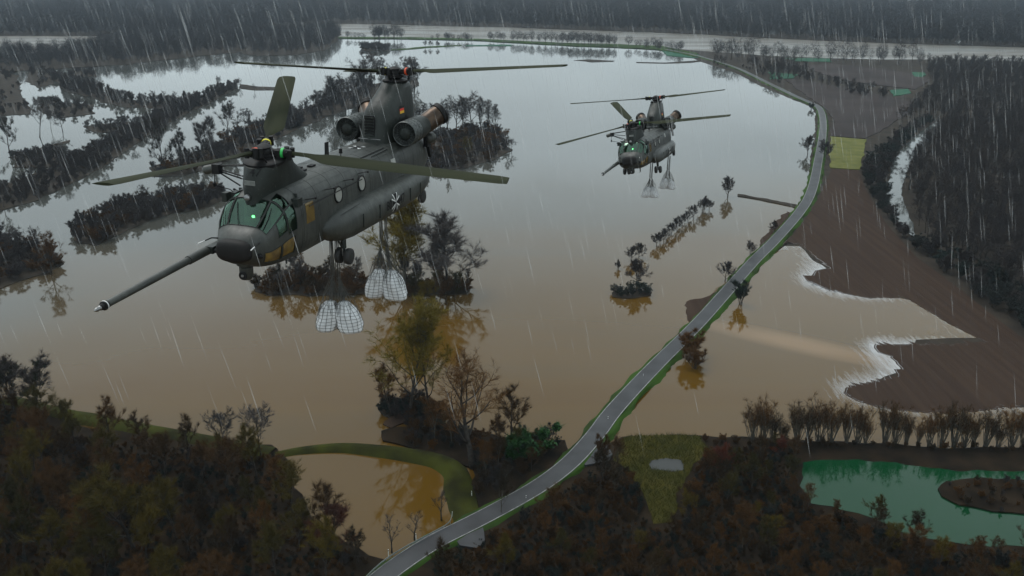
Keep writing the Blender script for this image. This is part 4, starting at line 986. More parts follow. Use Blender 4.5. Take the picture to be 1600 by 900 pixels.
STX = [.02, -.02, -.06, -.1, -.16, -.22, -.3, -.38, -.46, -.54, -.60, -.62, -.7, -.78, -.86, -.94, -1.02, -1.1, -1.16, -1.22, -1.3, -1.38, -1.45, -1.51, -1.6, -1.7, -1.8, -1.9, -1.98, -2.06, -2.14, -2.2, -2.4, -2.7, -3, -3.5, -4, -4.5, -5, -5.5, -6, -7, -8, -9, -10, -11, -11.5, -12, -12.4, -12.8, -13.2, -13.6, -14, -14.3, -14.6, -14.9, -15.15, -15.35]
NTH = 120
# openings as (x front, x back, angle from, angle to) in degrees round the section: 0 = left side, 90 = top
def win(x0, x1, a0, a1): return (STX.index(x0), STX.index(x1), a0 // 3, a1 // 3)
WIN = [('windscreen_pane', 'glass', win(-.62, -1.45, 33, 66)), ('windscreen_pane', 'glass', win(-.62, -1.45, 69, 111)), ('windscreen_pane', 'glass', win(-.62, -1.45, 114, 147)),
       ('eyebrow_window', 'glass', win(-1.51, -1.9, 36, 69)), ('eyebrow_window', 'glass', win(-1.51, -1.9, 111, 144)),
       ('side_window', 'glass', win(-1.02, -1.45, 3, 30)), ('side_window', 'glass', win(-1.51, -2.06, 0, 33)), ('side_window', 'glass', win(-1.02, -1.45, 150, 177)), ('side_window', 'glass', win(-1.51, -2.06, 147, 180)),
       ('chin_window', 'amber', win(-.46, -1.1, -33 + 360, -3 + 360)), ('chin_window', 'amber', win(-1.16, -1.9, -30 + 360, -3 + 360)), ('chin_window', 'amber', win(-.46, -1.1, 183, 213)), ('chin_window', 'amber', win(-1.16, -1.9, 183, 210))]

def heli_part(name, mb, m, parent, smooth=40):
    me = mb.mesh(name, m if isinstance(m, list) else M[m], smooth); fix_normals(me)
    return link(name, me, parent)

def supere(cx, cy, hx, hy, z, n=2.6, k=40):
    return [(cx + hx * math.copysign(abs(math.cos(a)) ** (2 / n), math.cos(a)), cy + hy * math.copysign(abs(math.sin(a)) ** (2 / n), math.sin(a)), z) for a in (2 * PI * i / k for i in range(k))]

def project_marks(name, polys, origin, ax, ay, dirn, tree, m, parent, off=0.012, sub=3):
    """flat print laid onto a skin: polys are lists of 2-D triangles"""
    mb = MB(); dirn = Vector(dirn).normalized()
    for _ in range(2):                                  # fine enough to follow the curved skin
        q = []
        for a, b, c in polys:
            mid_ = lambda s, t: ((s[0] + t[0]) / 2, (s[1] + t[1]) / 2)
            ab, bc, ca = mid_(a, b), mid_(b, c), mid_(c, a)
            q += [(a, ab, ca), (ab, b, bc), (ca, bc, c), (ab, bc, ca)]
        polys = q
    for tri in polys:
        idx = []
        for u, v in tri:
            p = origin + ax * u + ay * v
            hit = tree.ray_cast(p - dirn * 2.0, dirn, 6.0)
            q = hit[0] - dirn * off if hit[0] else p
            idx.append(mb.vert(q))
        mb.face(idx)
    me = mb.mesh(name, M[m])
    return link(name, me, parent)

def text_tris(txt, size, bold=True):
    cu = bpy.data.curves.new('lettering', 'FONT'); cu.body = txt; cu.size = size; cu.align_x = 'CENTER'; cu.align_y = 'CENTER'
    cu.offset = 0.012 * size if bold else 0
    ob = bpy.data.objects.new('lettering', cu); COL.objects.link(ob)
    bpy.context.view_layer.update()
    me = bpy.data.meshes.new_from_object(ob.evaluated_get(bpy.context.evaluated_depsgraph_get()))
    me.calc_loop_triangles()
    t = [[(me.vertices[i].co.x, me.vertices[i].co.y) for i in lt.vertices] for lt in me.loop_triangles]
    bpy.data.objects.remove(ob); bpy.data.curves.remove(cu); bpy.data.meshes.remove(me)
    return t
def grid_tris(x0, x1, y0, y1, nx=4, ny=4):
    r = []
    for i in range(nx):
        for j in range(ny):
            a, b = x0 + (x1 - x0) * i / nx, x0 + (x1 - x0) * (i + 1) / nx; c, d = y0 + (y1 - y0) * j / ny, y0 + (y1 - y0) * (j + 1) / ny
            r += [[(a, c), (b, c), (b, d)], [(a, c), (b, d), (a, d)]]
    return r
def cross_tris(s, grow=0.0):
    """flared cross: four arms widening outward"""
    r = []
    for k in range(4):
        c, s_ = math.cos(k * PI / 2), math.sin(k * PI / 2)
        rt = lambda p: (p[0] * c - p[1] * s_, p[0] * s_ + p[1] * c)
        a, b, l_ = .10 * s + grow, .30 * s + grow, .5 * s + (0 if grow else 0)
        q = [(0, 0), (.1 * s, -a), (l_, -b), (l_, b), (.1 * s, a)]
        for i in range(1, 4): r.append([rt(q[0]), rt(q[i]), rt(q[i + 1])])
    return r

def build_helicopter():
    root = link('transport_helicopter', None)
    # --- fuselage skin with the window openings cut out
    hole = set()
    for _, _, (i0, i1, j0, j1) in WIN:
        for i in range(i0, i1):
            for j in range(j0, j1): hole.add((i, j % NTH))
    mb = MB()
    ids = [[mb.vert(hullpt(x, R(3 * j))) for j in range(NTH)] for x in STX]
    for i in range(len(STX) - 1):
        for j in range(NTH):
            if (i, j) in hole: continue
            k = (j + 1) % NTH
            mb.face((ids[i][j], ids[i][k], ids[i + 1][k], ids[i + 1][j]))
    mb.face(ids[0]); mb.face(list(reversed(ids[-1])))
    me = mb.mesh('fuselage', M['hull'], 50); fix_normals(me)
    fus = link('fuselage', me, root)
    hull_tree = BVHTree.FromPolygons([Vector(hullpt(x, R(3 * j))) for x in STX for j in range(NTH)], [(i * NTH + j, i * NTH + (j + 1) % NTH, (i + 1) * NTH + (j + 1) % NTH, (i + 1) * NTH + j) for i in range(len(STX) - 1) for j in range(NTH)])
    for nm, mt, (i0, i1, j0, j1) in WIN:
        w = MB(); w.grid([[hullpt(STX[i], R(3 * j), -.018) for j in range(j0, j1 + 1)] for i in range(i0, i1 + 1)])
        heli_part(nm, w, mt, root, 180)
        fr = MB()                                     # a raised frame round each opening
        loop = [hullpt(STX[i], R(3 * j0), .008) for i in range(i0, i1)] + [hullpt(STX[i1], R(3 * j), .008) for j in range(j0, j1)] + [hullpt(STX[i], R(3 * j1), .008) for i in range(i1, i0, -1)] + [hullpt(STX[i0], R(3 * j), .008) for j in range(j1, j0 - 1, -1)]
        fr.tube(loop, .016, 4, caps=False); heli_part('window_frame', fr, 'hull_dark', root, 180)
    # skin seams: frames round the body and stringers along it
    for x in (-2.45, -3.7, -4.9, -6.1, -7.3, -8.5, -9.7, -10.9, -12.1, -13.2, -14.3):
        w = MB(); w.tube([hullpt(x, R(a), .001) for a in range(-30, 214, 6)], .008, 4); heli_part('panel_seam', w, 'hull_dark', root, 180)
    for a in (8, 27, 44, 62, 118, 136, 153, 172):
        w = MB(); w.tube([hullpt(x, R(a), .001) for x in (-2.4, -3, -4, -5, -6, -7, -8, -9, -10, -11, -12, -13, -14, -15.2)], .006, 4); heli_part('panel_seam', w, 'hull_dark', root, 180)
    # wipers on the windscreen
    for a0, a1 in ((48, 60), (92, 104), (124, 136)):
        w = MB(); w.tube([hullpt(-.6, R(a0), .03), hullpt(-.95, R((a0 + a1) / 2), .035), hullpt(-1.25, R(a1), .03)], .012, 4); heli_part('wiper', w, 'black', root)
    # --- cockpit
    ck = MB(); ck.box((-2.45, 0, 1.3), (.06, 2.45, 2.2)); ck.box((-1.6, 0, .30), (1.9, 2.0, .05)); heli_part('cockpit_bulkhead', ck, 'inside', root)
    ck = MB(); ck.box((-.95, 0, 1.10), (.35, 1.75, .34), rot=Euler((0, .35, 0)).to_matrix()); ck.box((-1.2, 0, .85), (.5, .38, .6)); heli_part('instrument_panel', ck, 'inside', root)
    for sy in (.58, -.58):
        ck = MB(); ck.box((-1.85, sy, .92), (.5, .5, .14)); ck.box((-2.1, sy, 1.40), (.14, .5, .9), rot=Euler((0, -.12, 0)).to_matrix()); ck.box((-2.16, sy, 1.98), (.12, .28, .26)); ck.box((-1.9, sy, .6), (.3, .36, .5))
        heli_part('pilot_seat', ck, 'seat', root)
    ck = MB(); ck.lathe([(-.06, .01), (-.05, .05), (0, .065), (.05, .05), (.06, .01)], (-1.25, .10, 1.72), (1, 0, 0), 10)
    heli_part('cockpit_lamp', ck, 'lamp', root)
    ld = bpy.data.lights.new('cockpit_lamp_light', 'POINT'); ld.energy = 26; ld.color = (.12, 1, .34); ld.shadow_soft_size = .08
    link('cockpit_lamp_light', ld, root, (-1.55, .0, 1.95))
    # --- radome
    mb = MB()
    rings = []
    for t, k in ((.30, .30), (.285, .55), (.25, .76), (.18, .91), (.08, .985), (-.06, 1.0), (-.30, 1.0)):
        rings.append([(t - .02, (.69) * k * math.copysign(abs(math.cos(a)) ** (2 / 2.9), math.cos(a)), (.75) + .42 * k * math.copysign(abs(math.sin(a)) ** (2 / 2.9), math.sin(a))) for a in (2 * PI * i / 44 for i in range(44))])
    mb.loft(rings); heli_part('radome', mb, 'radome', root, 50)
    # --- forward pylon, with the fairing that slopes back to the roof
    mb = MB()
    rings = []
    for z, xf, xb, hw, n in ((1.7, -1.20, -5.6, .66, 3.2), (2.25, -1.22, -5.2, .68, 3.4), (2.6, -1.24, -4.7, .71, 3.6), (2.9, -1.27, -4.1, .73, 3.6), (3.2, -1.36, -3.7, .72, 3.2), (3.45, -1.44, -3.55, .75, 2.8), (3.56, -1.5, -3.45, .76, 2.5)):
        rings.append([(x, y * (.60 + .40 * min(1, max(0, (xf - x) / (.38 * (xf - xb))) ** .8)), z + (x + 2.4) * -.155 * max(0, (z - 2.4) / 1.16)) for x, y, _ in supere((xf + xb) / 2, 0, (xf - xb) / 2, hw, z, n, 56)])
    mb.loft(rings); fp = heli_part('forward_pylon', mb, 'hull_dark', root, 50)
    fp_tree = BVHTree.FromPolygons([v.co for v in fp.data.vertices], [p.vertices for p in fp.data.polygons])
    mb = MB(); mb.lathe([(-.08, .78), (-.04, .80), (.04, .80), (.08, .74), (.12, .5)], FH - Vector((0, 0, .34)), (.156, 0, .988), 40); heli_part('pylon_cap', mb, 'black', root, 40)
    mb = MB(); mb.box((-1.235, .05, 2.95), (.03, .42, .17)); heli_part('warning_plate', mb, 'cream', root)
    mb = MB(); mb.lathe([(0, .09), (.05, .12), (.12, .12), (.16, .06)], (-1.24, -.05, 2.42), (1, 0, 0), 12); heli_part('landing_light', mb, 'steel', root)
    mb = MB(); mb.box((-2.5, .66, 3.05), (.5, .10, .34)); mb.box((-3.1, .62, 3.0), (.36, .10, .42)); heli_part('pylon_vent', mb, 'black', root)
    # --- aft pylon
    mb = MB(); rings = []
    for z, xf, xb, hw, n in ((2.2, -11.1, -15.35, .92, 2.8), (2.7, -11.15, -15.4, .86, 2.9), (3.2, -11.25, -15.45, .80, 3.0), (3.7, -11.4, -15.45, .76, 3.0), (4.05, -11.65, -15.42, .73, 3.0), (4.35, -12.15, -15.36, .70, 3.0), (4.65, -12.75, -15.28, .67, 2.8), (4.9, -13.15, -15.2, .64, 2.6), (5.08, -13.4, -15.08, .60, 2.4), (5.16, -13.7, -14.8, .45, 2.2)):
        rings.append(supere((xf + xb) / 2, 0, (xf - xb) / 2, hw, z, n, 56))
    mb.loft(rings); ap = heli_part('aft_pylon', mb, 'hull_dark', root, 50)
    ap_tree = BVHTree.FromPolygons([v.co for v in ap.data.vertices], [p.vertices for p in ap.data.polygons])
    gr = link('cooling_grille', None, root)
    mb = MB(); mb.box((-11.28, 0, 3.42), (.10, .50, 1.0)); heli_part('grille_box', mb, 'black', gr)
    for k in range(7):
        mb = MB(); mb.box((-11.22, 0, 3.0 + k * .14), (.05, .48, .04), rot=Euler((0, .5, 0)).to_matrix()); heli_part('grille_slat', mb, 'hull_dark', gr)
    mb = MB(); mb.tube([(-11.2, y, 2.86 + .01 * abs(y)) for y in (-.55, -.3, 0, .3, .55)], .02, 5); heli_part('step_bar', mb, 'steel', root)
    mb = MB(); mb.box((-15.5, .1, 4.1), (.12, .10, .16)); mb.box((-15.45, .12, 3.4), (.1, .08, .2)); heli_part('tail_light', mb, 'black', root)
    # roof walkway ridge between the pylons (drive-shaft tunnel)
    mb = MB(); rings = []
    for x in (-4.3, -5.5, -7, -8.5, -10, -11.4): rings.append([(x, y, z) for y, z in ((-.50, 2.52), (-.47, 2.63), (-.34, 2.70), (.34, 2.70), (.47, 2.63), (.50, 2.52))])
    mb.loft(rings); tun = heli_part('drive_shaft_tunnel', mb, 'hull', root, 30)
    tun_tree = BVHTree.FromPolygons([v.co for v in tun.data.vertices], [p.vertices for p in tun.data.polygons])
    for y in (.52, -.52):
        mb = MB(); mb.tube([(x, y, 2.60) for x in (-4.4, -6, -8, -10, -11.3)], .028, 6); heli_part('roof_rail', mb, 'hull_dark', root)
    for x, y in ((-4.7, .2), (-5.0, -.15), (-5.6, .1)):
        mb = MB(); mb.box((x, y, 2.73), (.34, .22, .08)); heli_part('roof_vent', mb, 'black', root)
    mb = MB(); mb.loft([[(x, y, z) for x, y in ((-6.95 + d, -.03), (-6.95 + d, .03), (-7.25, .03), (-7.25, -.03))] for z, d in ((2.6, 0), (3.42, -.06))]); heli_part('blade_antenna', mb, 'black', root)
    mb = MB(); mb.tube([(-7.5, .45, 2.62), (-7.5, .45, 3.0)], .02, 5); mb.lathe([(0, .08), (.2, .07)], (-7.5, .45, 2.92), (0, 0, 1), 8); heli_part('beacon', mb, 'black', root)
    # --- engines
    for sy in (1, -1):
        e = link('engine', None, root)
        o = Vector((-11.85, sy * 1.47, 3.10)); d = Vector((-1, sy * -.02, .02)).normalized()
        mb = MB(); mb.lathe([(.95, .58), (1.2, .58), (1.6, .55), (2.0, .50), (2.3, .46), (2.35, .2)], o, d, 32); mb.box(o + Vector((-1.6, -sy * .5, -.15)), (1.3, .6, .5)); mb.box(o + Vector((-1.2, -sy * .35, -.52)), (.9, .5, .4)); heli_part('engine_body', mb, 'hull_dark', e)
        mb = MB(); mb.lathe([(.0, .52), (-.04, .55), (0, .58), (.06, .585), (.08, .56), (.30, .565), (.31, .58), (.36, .58), (.37, .565), (.62, .565), (.63, .58), (.68, .58), (.69, .565), (.95, .57)], o, d, 32, caps=False)
        heli_part('intake_barrel', mb, 'mesh', e)
        mb = MB(); mb.lathe([(-.06, .04), (-.04, .16), (.0, .26), (.10, .32), (.5, .33)], o, d, 20); heli_part('intake_hub', mb, 'hull_dark', e)
        mb = MB(); mb.lathe([(.34, .05), (.35, .55)], o, d, 24); heli_part('intake_back', mb, 'black', e)
        mb = MB()
        a_ = d.orthogonal().normalized(); b_ = d.cross(a_)
        for k in range(20):
            an = 2 * PI * k / 20; v = a_ * math.cos(an) + b_ * math.sin(an); mb.tube([o + v * .28 + d * .02, o + v * .55 + d * .01], .010, 3)
        for rr in (.35, .41, .47): mb.tube([o + d * .012 + (a_ * math.cos(t * PI / 12) + b_ * math.sin(t * PI / 12)) * rr for t in range(25)], .010, 3)
        heli_part('intake_screen', mb, 'mesh', e)
        for row in range(4):                           # holes of the perforated barrel, in rings
            mb = MB()
            for k in range(22):
                an = 2 * PI * k / 22 + row * .14; v = a_ * math.cos(an) + b_ * math.sin(an)
                mb.tube([o + d * (.14 + .2 * row + .05) + v * .567, o + d * (.14 + .2 * row + .05) + v * .577], .022, 5)
            heli_part('perforation_ring', mb, 'black', e)
        mb = MB(); q = o + d * 2.2
        pts = [q, q + Vector((-.35, sy * .06, .06)), q + Vector((-.72, sy * .26, .26)), q + Vector((-.98, sy * .46, .42))]
        mb.tube(pts, [.44, .48, .49, .48], 28, caps=False); heli_part('exhaust_duct', mb, 'exhaust', e)
        mb = MB(); dv = (pts[3] - pts[2]).normalized(); mb.lathe([(-.02, .46), (.0, .53), (.22, .54), (.26, .50), (.22, .44), (.02, .42), (.0, .02)], pts[3], dv, 28, caps=False); heli_part('exhaust_ring', mb, 'black', e)
        mb = MB(); mb.tube([o + Vector((-.7, -sy * .35, -.1)), (-12.4, sy * .7, 2.85)], .07, 8); heli_part('engine_strut', mb, 'hull', e)
        if sy > 0:
            mb = MB(); mb.box((-14.85, 1.38, 2.25), (.5, .22, .5)); mb.box((-15.0, 1.42, 1.75), (.22, .16, .6), rot=Euler((.1, .2, 0)).to_matrix()); heli_part('flare_dispenser', mb, 'black', root)
            mb = MB(); mb.lathe([(0, .1), (.15, .28), (.4, .32), (.65, .2), (.75, .02)], (-14.6, 1.45, 2.42), (-1, .1, 0), 16); heli_part('tail_sensor', mb, 'hull', root)
    # --- sponsons
    sp_tree = None
    for sy in (1, -1):
        mb = MB(); rings = []
        for x, hw, hz, zc in ((-4.0, .04, .12, .56), (-4.2, .22, .34, .52), (-4.6, .40, .52, .48), (-5.2, .54, .66, .46), (-6, .62, .72, .45), (-8, .64, .73, .45), (-10, .64, .73, .45), (-12, .62, .70, .47), (-13.2, .56, .62, .52), (-14.0, .44, .50, .60), (-14.6, .24, .3, .66), (-14.8, .1, .12, .68)):
            ring = []
            for i in range(36):
                a = 2 * PI * i / 36; c, s_ = math.cos(a), math.sin(a)
                y = 1.22 + (hw + .16) * math.copysign(abs(c) ** (2 / 2.5), c) if c > 0 else 1.22 + .2 * c
                ring.append((x, sy * y, zc + hz * math.copysign(abs(s_) ** (2 / 2.5), s_)))
            rings.append(ring)
        mb.loft(rings); sp = heli_part('sponson', mb, 'hull', root, 50)
        if sy > 0: sp_tree = BVHTree.FromPolygons([v.co for v in sp.data.vertices], [p.vertices for p in sp.data.polygons]); spo = sp
        mb = MB(); mb.tube([(-4.9, sy * 1.71, 1.0), (-6.4, sy * 1.80, 1.12)], .012, 4); heli_part('fuel_line', mb, 'black', sp)
        for x in (-6.3, -7.9, -11.2, -12.4):
            mb = MB(); mb.box((x, sy * 2.025, .45), (.05, .03, .6)); heli_part('tank_strap', mb, 'hull_dark', sp)
    # keel step under the belly
    mb = MB(); mb.box((-8.6, 0, -.28), (2.6, 2.3, .2)); heli_part('belly_fairing', mb, 'hull_dark', root)
    # --- cabin windows, hatches, panels on both sides
    def side_patch(x0, x1, z0, z1, sy, m, nm, off, n=6, parent=root, rnd=False):
        w = MB(); rows = []
        for i in range(n + 1):
            r_ = []
            for j in range(n + 1):
                x, z = x0 + (x1 - x0) * i / n, z0 + (z1 - z0) * j / n
                h = hull_tree.ray_cast(Vector((x, sy * 4, z)), Vector((0, -sy, 0)), 6)
                r_.append(h[0] + Vector((0, sy * off, 0)) if h[0] else Vector((x, sy * 1.38, z)))
            rows.append(r_)
        back = [[p - Vector((0, sy * (off + .02), 0)) for p in r_] for r_ in rows]
        w.grid(rows)
        edge = rows[0] + [r_[-1] for r_ in rows[1:]] + rows[-1][-2::-1] + [r_[0] for r_ in rows[-2:0:-1]]
        eb = back[0] + [r_[-1] for r_ in back[1:]] + back[-1][-2::-1] + [r_[0] for r_ in back[-2:0:-1]]
        w.grid([edge, eb], True)
        return heli_part(nm, w, m, parent, 40)
    def porthole(x, z, r, sy):
        h = hull_tree.ray_cast(Vector((x, sy * 4, z)), Vector((0, -sy, 0)), 6)[0]
        t = Vector((0, sy, .10))
        p = link('cabin_window', None, root)
        w = MB(); w.lathe([(-.03, r), (.025, r), (.03, r * .97)], h, t, 24); heli_part('pane', w, 'pale', p, 30)
        w = MB(); w.lathe([(-.03, r * 1.0), (-.03, r * 1.2), (.045, r * 1.18), (.045, r * 1.0)], h, t, 24, caps=False); heli_part('window_ring', w, 'black', p, 30)
    for sy in (1, -1):
        side_patch(-2.75, -3.35, 1.18, 1.95, sy, 'amber', 'crew_window', .02)
        side_patch(-2.55, -3.55, .55, 2.05, sy, 'hull', 'crew_door', .010)
        for x in (-5.35, -7.45): porthole(x, 1.72, .29, sy)
        side_patch(-10.6, -11.05, 1.75, 2.12, sy, 'pale', 'blanked_window', .02)
        for x0, x1, z0, z1 in ((-3.8, -4.9, 1.25, 2.0), (-8.3, -9.6, 1.25, 2.05), (-9.8, -10.4, 1.3, 2.05), (-11.5, -12.9, 1.35, 2.1), (-13.1, -14.2, 1.2, 2.1), (-5.9, -7.0, 1.22, 1.42)):
            side_patch(x0, x1, z0, z1, sy, 'hull', 'access_panel', .007)
        w = MB(); w.box((-2.3, sy * 1.30, 2.12), (.36, .26, .30)); heli_part('missile_sensor', w, 'hull_dark', root)
        # long wire antenna on its stand-offs
        zs = [(-2.9, 2.06), (-4.4, 2.1), (-6.0, 2.12), (-7.4, 2.14)]
        w = MB()
        for x, z in zs:
            h = hull_tree.ray_cast(Vector((x, sy * 4, z)), Vector((0, -sy, 0)), 6)[0]
            w.tube([h - Vector((0, sy * .05, 0)), h + Vector((.0, sy * .42, .12))], .018, 4)
            w.lathe([(0, .045), (.07, .045)], h + Vector((0, sy * .40, .11)), (0, sy, .2), 6)
        w.tube([hull_tree.ray_cast(Vector((x, sy * 4, z - .22)), Vector((0, -sy, 0)), 6)[0] + Vector((0, sy * .10, 0)) for x, z in zs], .022, 4)
        heli_part('wire_antenna', w, 'black', root)
    mb = MB(); mb.tube([hullpt(-8.4, R(60), .02), hullpt(-10.8, R(62), .02)], .022, 4); mb.tube([hullpt(-9.2, R(52), .02), hullpt(-10.9, R(54), .02)], .018, 4); heli_part('roof_conduit', mb, 'black', root)
    # loading ramp outline at the tail
    mb = MB(); mb.grid([[hullpt(x, R(a), .012) for a in range(216, 325, 6)] for x in (-12.2, -12.8, -13.6, -14.3, -15.2)]); heli_part('loading_ramp', mb, 'hull_dark', root)
    # --- landing gear
    def wheel(c, r, w, parent):
        m1 = MB(); m1.lathe([(-w / 2, r * .52), (-w / 2, r * .82), (-w * .36, r * .97), (0, r), (w * .36, r * .97), (w / 2, r * .82), (w / 2, r * .52)], c, (0, 1, 0), 26); 
        o_ = heli_part('tyre', m1, 'rubber', parent, 50)
        m2 = MB(); m2.lathe([(-w * .53, .05), (-w * .53, r * .22), (-w * .46, r * .5), (w * .46, r * .5), (w * .53, r * .22), (w * .53, .05)], c, (0, 1, 0), 18); heli_part('rim', m2, 'hull_dark', parent, 40)
    for sy in (1, -1):
        lg = link('front_landing_gear', None, root)
        mb = MB(); mb.tube([(-5.35, sy * 1.52, .1), (-5.35, sy * 1.55, -.52)], [.13, .11], 12); mb.tube([(-5.35, sy * 1.55, -.5), (-5.35, sy * 1.56, -.82)], .07, 10); mb.tube([(-5.35, sy * 1.25, -.84), (-5.35, sy * 1.88, -.84)], .05, 8); mb.tube([(-5.0, sy * 1.5, -.1), (-5.3, sy * 1.55, -.6)], .04, 6)
        heli_part('shock_strut', mb, 'hull_dark', lg)
        mb = MB(); mb.tube([(-5.22, sy * 1.55, -.5), (-5.24, sy * 1.56, -.82)], .03, 6); heli_part('brake_line', mb, 'steel', lg)
        for dy in (-.21, .21): wheel((-5.35, sy * 1.56 + dy, -.85), .34, .24, lg)
        rg = link('rear_landing_gear', None, root)
        mb = MB(); mb.tube([(-13.0, sy * 1.35, .45), (-13.3, sy * 1.56, .05), (-13.25, sy * 1.58, -.14)], [.11, .09, .06], 10); mb.tube([(-13.25, sy * 1.5, -.14), (-13.25, sy * 1.85, -.14)], .045, 8)
        heli_part('shock_strut', mb, 'hull_dark', rg)
        wheel((-13.25, sy * 1.74, -.14), .34, .24, rg)
    # --- refuelling probe on the right side
    mb = MB(); P0, P1 = Vector((-2.2, -1.30, .62)), Vector((5.55, -1.22, .34))
    at = lambda t: P0.lerp(P1, t)
    mb.tube([at(0), at(.22), at(.40)], [.15, .17, .16], 16); mb.tube([at(.38), at(.66), at(.94)], [.135, .125, .115], 16); pr = heli_part('refuelling_probe', mb, 'hull', root, 40)
    mb = MB(); mb.lathe([(-.02, .13), (.10, .15), (.14, .15), (.15, .10), (.26, .10), (.30, .06)], at(.94), P1 - P0, 16); heli_part('probe_collar', mb, 'black', pr)
    mb = MB(); mb.lathe([(.26, .055), (.30, .085), (.36, .06), (.42, .075), (.50, .05), (.55, .01)], at(.94), P1 - P0, 14); heli_part('nozzle', mb, 'steel', pr)
    mb = MB(); mb.lathe([(.13, .152), (.15, .158), (.17, .152)], at(.93), P1 - P0, 16); heli_part('white_ring', mb, 'white', pr)
    mb = MB(); mb.box(at(.12) + Vector((0, .14, 0)), (2.2, .3, .26)); heli_part('probe_mount', mb, 'hull_dark', pr)
    # --- nose sensors
    st = link('sensor_turret', None, root)
    mb = MB(); mb.lathe([(0, .36), (-.10, .34), (-.16, .24)], (-.62, .05, .16), (0, 0, 1), 24); heli_part('turret_base', mb, 'hull', st)
    mb = MB(); mb.lathe([(0, .20), (-.05, .25), (-.42, .25), (-.52, .17), (-.56, .03)], (-.60, .05, .02), (0, 0, 1), 24); heli_part('turret_ball', mb, 'hull', st)
    mb = MB(); mb.lathe([(0, .17), (.03, .16), (.04, .13)], (-.37, .05, -.30), (1, 0, 0), 18); heli_part('turret_glass', mb, 'black', st)
    mb = MB(); mb.lathe([(0.02, .06), (.05, .045)], (-.35, .05, -.30), (1, 0, 0), 12); heli_part('lens', mb, 'steel', st)
    for sy in (1, -1):
        mb = MB(); h = hullpt(-.34, R(90 - sy * 72)); mb.tube([h, h + Vector((.22, sy * .10, .06)), h + Vector((.85, sy * .20, .02))], [.03, .025, .018], 6); pt = heli_part('pitot_tube', mb, 'black', root)
        mb = MB(); mb.tube([h + Vector((.56, sy * .152, .04)), h + Vector((.88, sy * .205, .018))], .022, 6); heli_part('white_tip', mb, 'white', pt)
        mb = MB(); h = hullpt(-.30, R(90 - sy * 100)); mb.lathe([(-.1, .10), (.04, .10), (.16, .06), (.2, .01)], h, (.5, sy, 0), 12); heli_part('radar_warner', mb, 'black', root)
    mb = MB(); mb.tube([(-2.0, .55, -.2), (-2.0, .55, -.52), (-1.4, .55, -.54)], [.04, .04, .015], 5); mb.tube([(-2.9, .3, -.2), (-2.95, .3, -.6)], .04, 5); heli_part('belly_antenna', mb, 'hull_dark', root)
    # --- rescue hoist out on the right side
    ho = link('rescue_hoist', None, root)
    mb = MB(); mb.lathe([(-.3, .08), (-.26, .16), (.22, .17), (.3, .1)], (-2.3, -2.30, 3.05), (.25, -1, -.25), 16); heli_part('hoist_drum', mb, 'hull', ho)
    mb = MB()
    for a, b in (((-2.2, -.72, 3.32), (-2.3, -2.1, 3.2)), ((-2.9, -.75, 3.25), (-2.35, -2.1, 3.15)), ((-2.2, -1.0, 2.55), (-2.3, -2.05, 3.0)), ((-2.9, -1.0, 2.55), (-2.3, -2.05, 3.02)), ((-2.2, -.75, 2.9), (-2.3, -2.1, 3.1))): mb.tube([a, b], .03, 5)
    mb.box((-2.3, -2.02, 3.08), (.26, .3, .36)); heli_part('hoist_frame', mb, 'black', ho)
    mb = MB(); mb.tube([(-2.25, -2.1, 2.95), (-2.2, -2.12, 2.55)], .02, 5); mb.tube([(-2.2, -2.12, 2.62), (-2.16, -2.0, 2.46), (-2.25, -1.5, 2.35), (-2.3, -1.3, 2.2)], .02, 5); mb.lathe([(0, .07), (.14, .05)], (-2.2, -2.12, 2.55), (0, 0, -1), 8); heli_part('hoist_cable', mb, 'black', ho)
    mb = MB(); mb.box((-1.75, -1.33, 2.20), (.3, .2, .34)); heli_part('mirror_box', mb, 'hull_dark', root)
    # --- cargo hooks
    for x in (-4.55, -9.1):
        mb = MB(); mb.box((x, 0, -.36), (.34, .26, .18)); mb.tube([(x, 0, -.42), (x + .08, 0, -.54), (x, 0, -.62), (x - .07, 0, -.56)], .03, 6); heli_part('cargo_hook', mb, 'steel', root)
    # --- markings
    Y, X, Z = Vector((0, 1, 0)), Vector((1, 0, 0)), Vector((0, 0, 1))
    org = Vector((-9.55, 1.95, .46))
    project_marks('lettering', [[(u - .70, v) for u, v in t] for t in text_tris('80', .58)], org, -X, Z, -Y, sp_tree, 'black', spo)
    project_marks('lettering', [[(u + .70, v) for u, v in t] for t in text_tris('47', .58)], org, -X, Z, -Y, sp_tree, 'black', spo)
    project_marks('cross_border', cross_tris(.80, .015), org, -X, Z, -Y, sp_tree, 'white', spo, off=.008)
    project_marks('cross', cross_tris(.80, -.055), org, -X, Z, -Y, sp_tree, 'black', spo, off=.014)
    org = Vector((-9.9, 0.0, 2.7))
    project_marks('cross_border', cross_tris(.62, .08), org, -X, Y, -Z, tun_tree, 'white', tun, off=.008)
    project_marks('cross', cross_tris(.62), org, -X, Y, -Z, tun_tree, 'black', tun, off=.014)
    org = Vector((-13.25, .7, 3.98))
    project_marks('flag', grid_tris(-.24, .24, .06, .17), org, -X, Z, -Y, ap_tree, 'black', ap)
    project_marks('flag', grid_tris(-.24, .24, -.05, .06), org, -X, Z, -Y, ap_tree, 'flagred', ap)
    project_marks('flag', grid_tris(-.24, .24, -.17, -.05), org, -X, Z, -Y, ap_tree, 'gold', ap)
    project_marks('lettering', text_tris('Luftwaffe', .40), Vector((-13.2, .7, 3.52)), -X, Z, -Y, ap_tree, 'black', ap)
    project_marks('lettering', text_tris('47', .42), Vector((-1.2, .16, 3.30)), Y, Z, -X, fp_tree, 'black', fp)
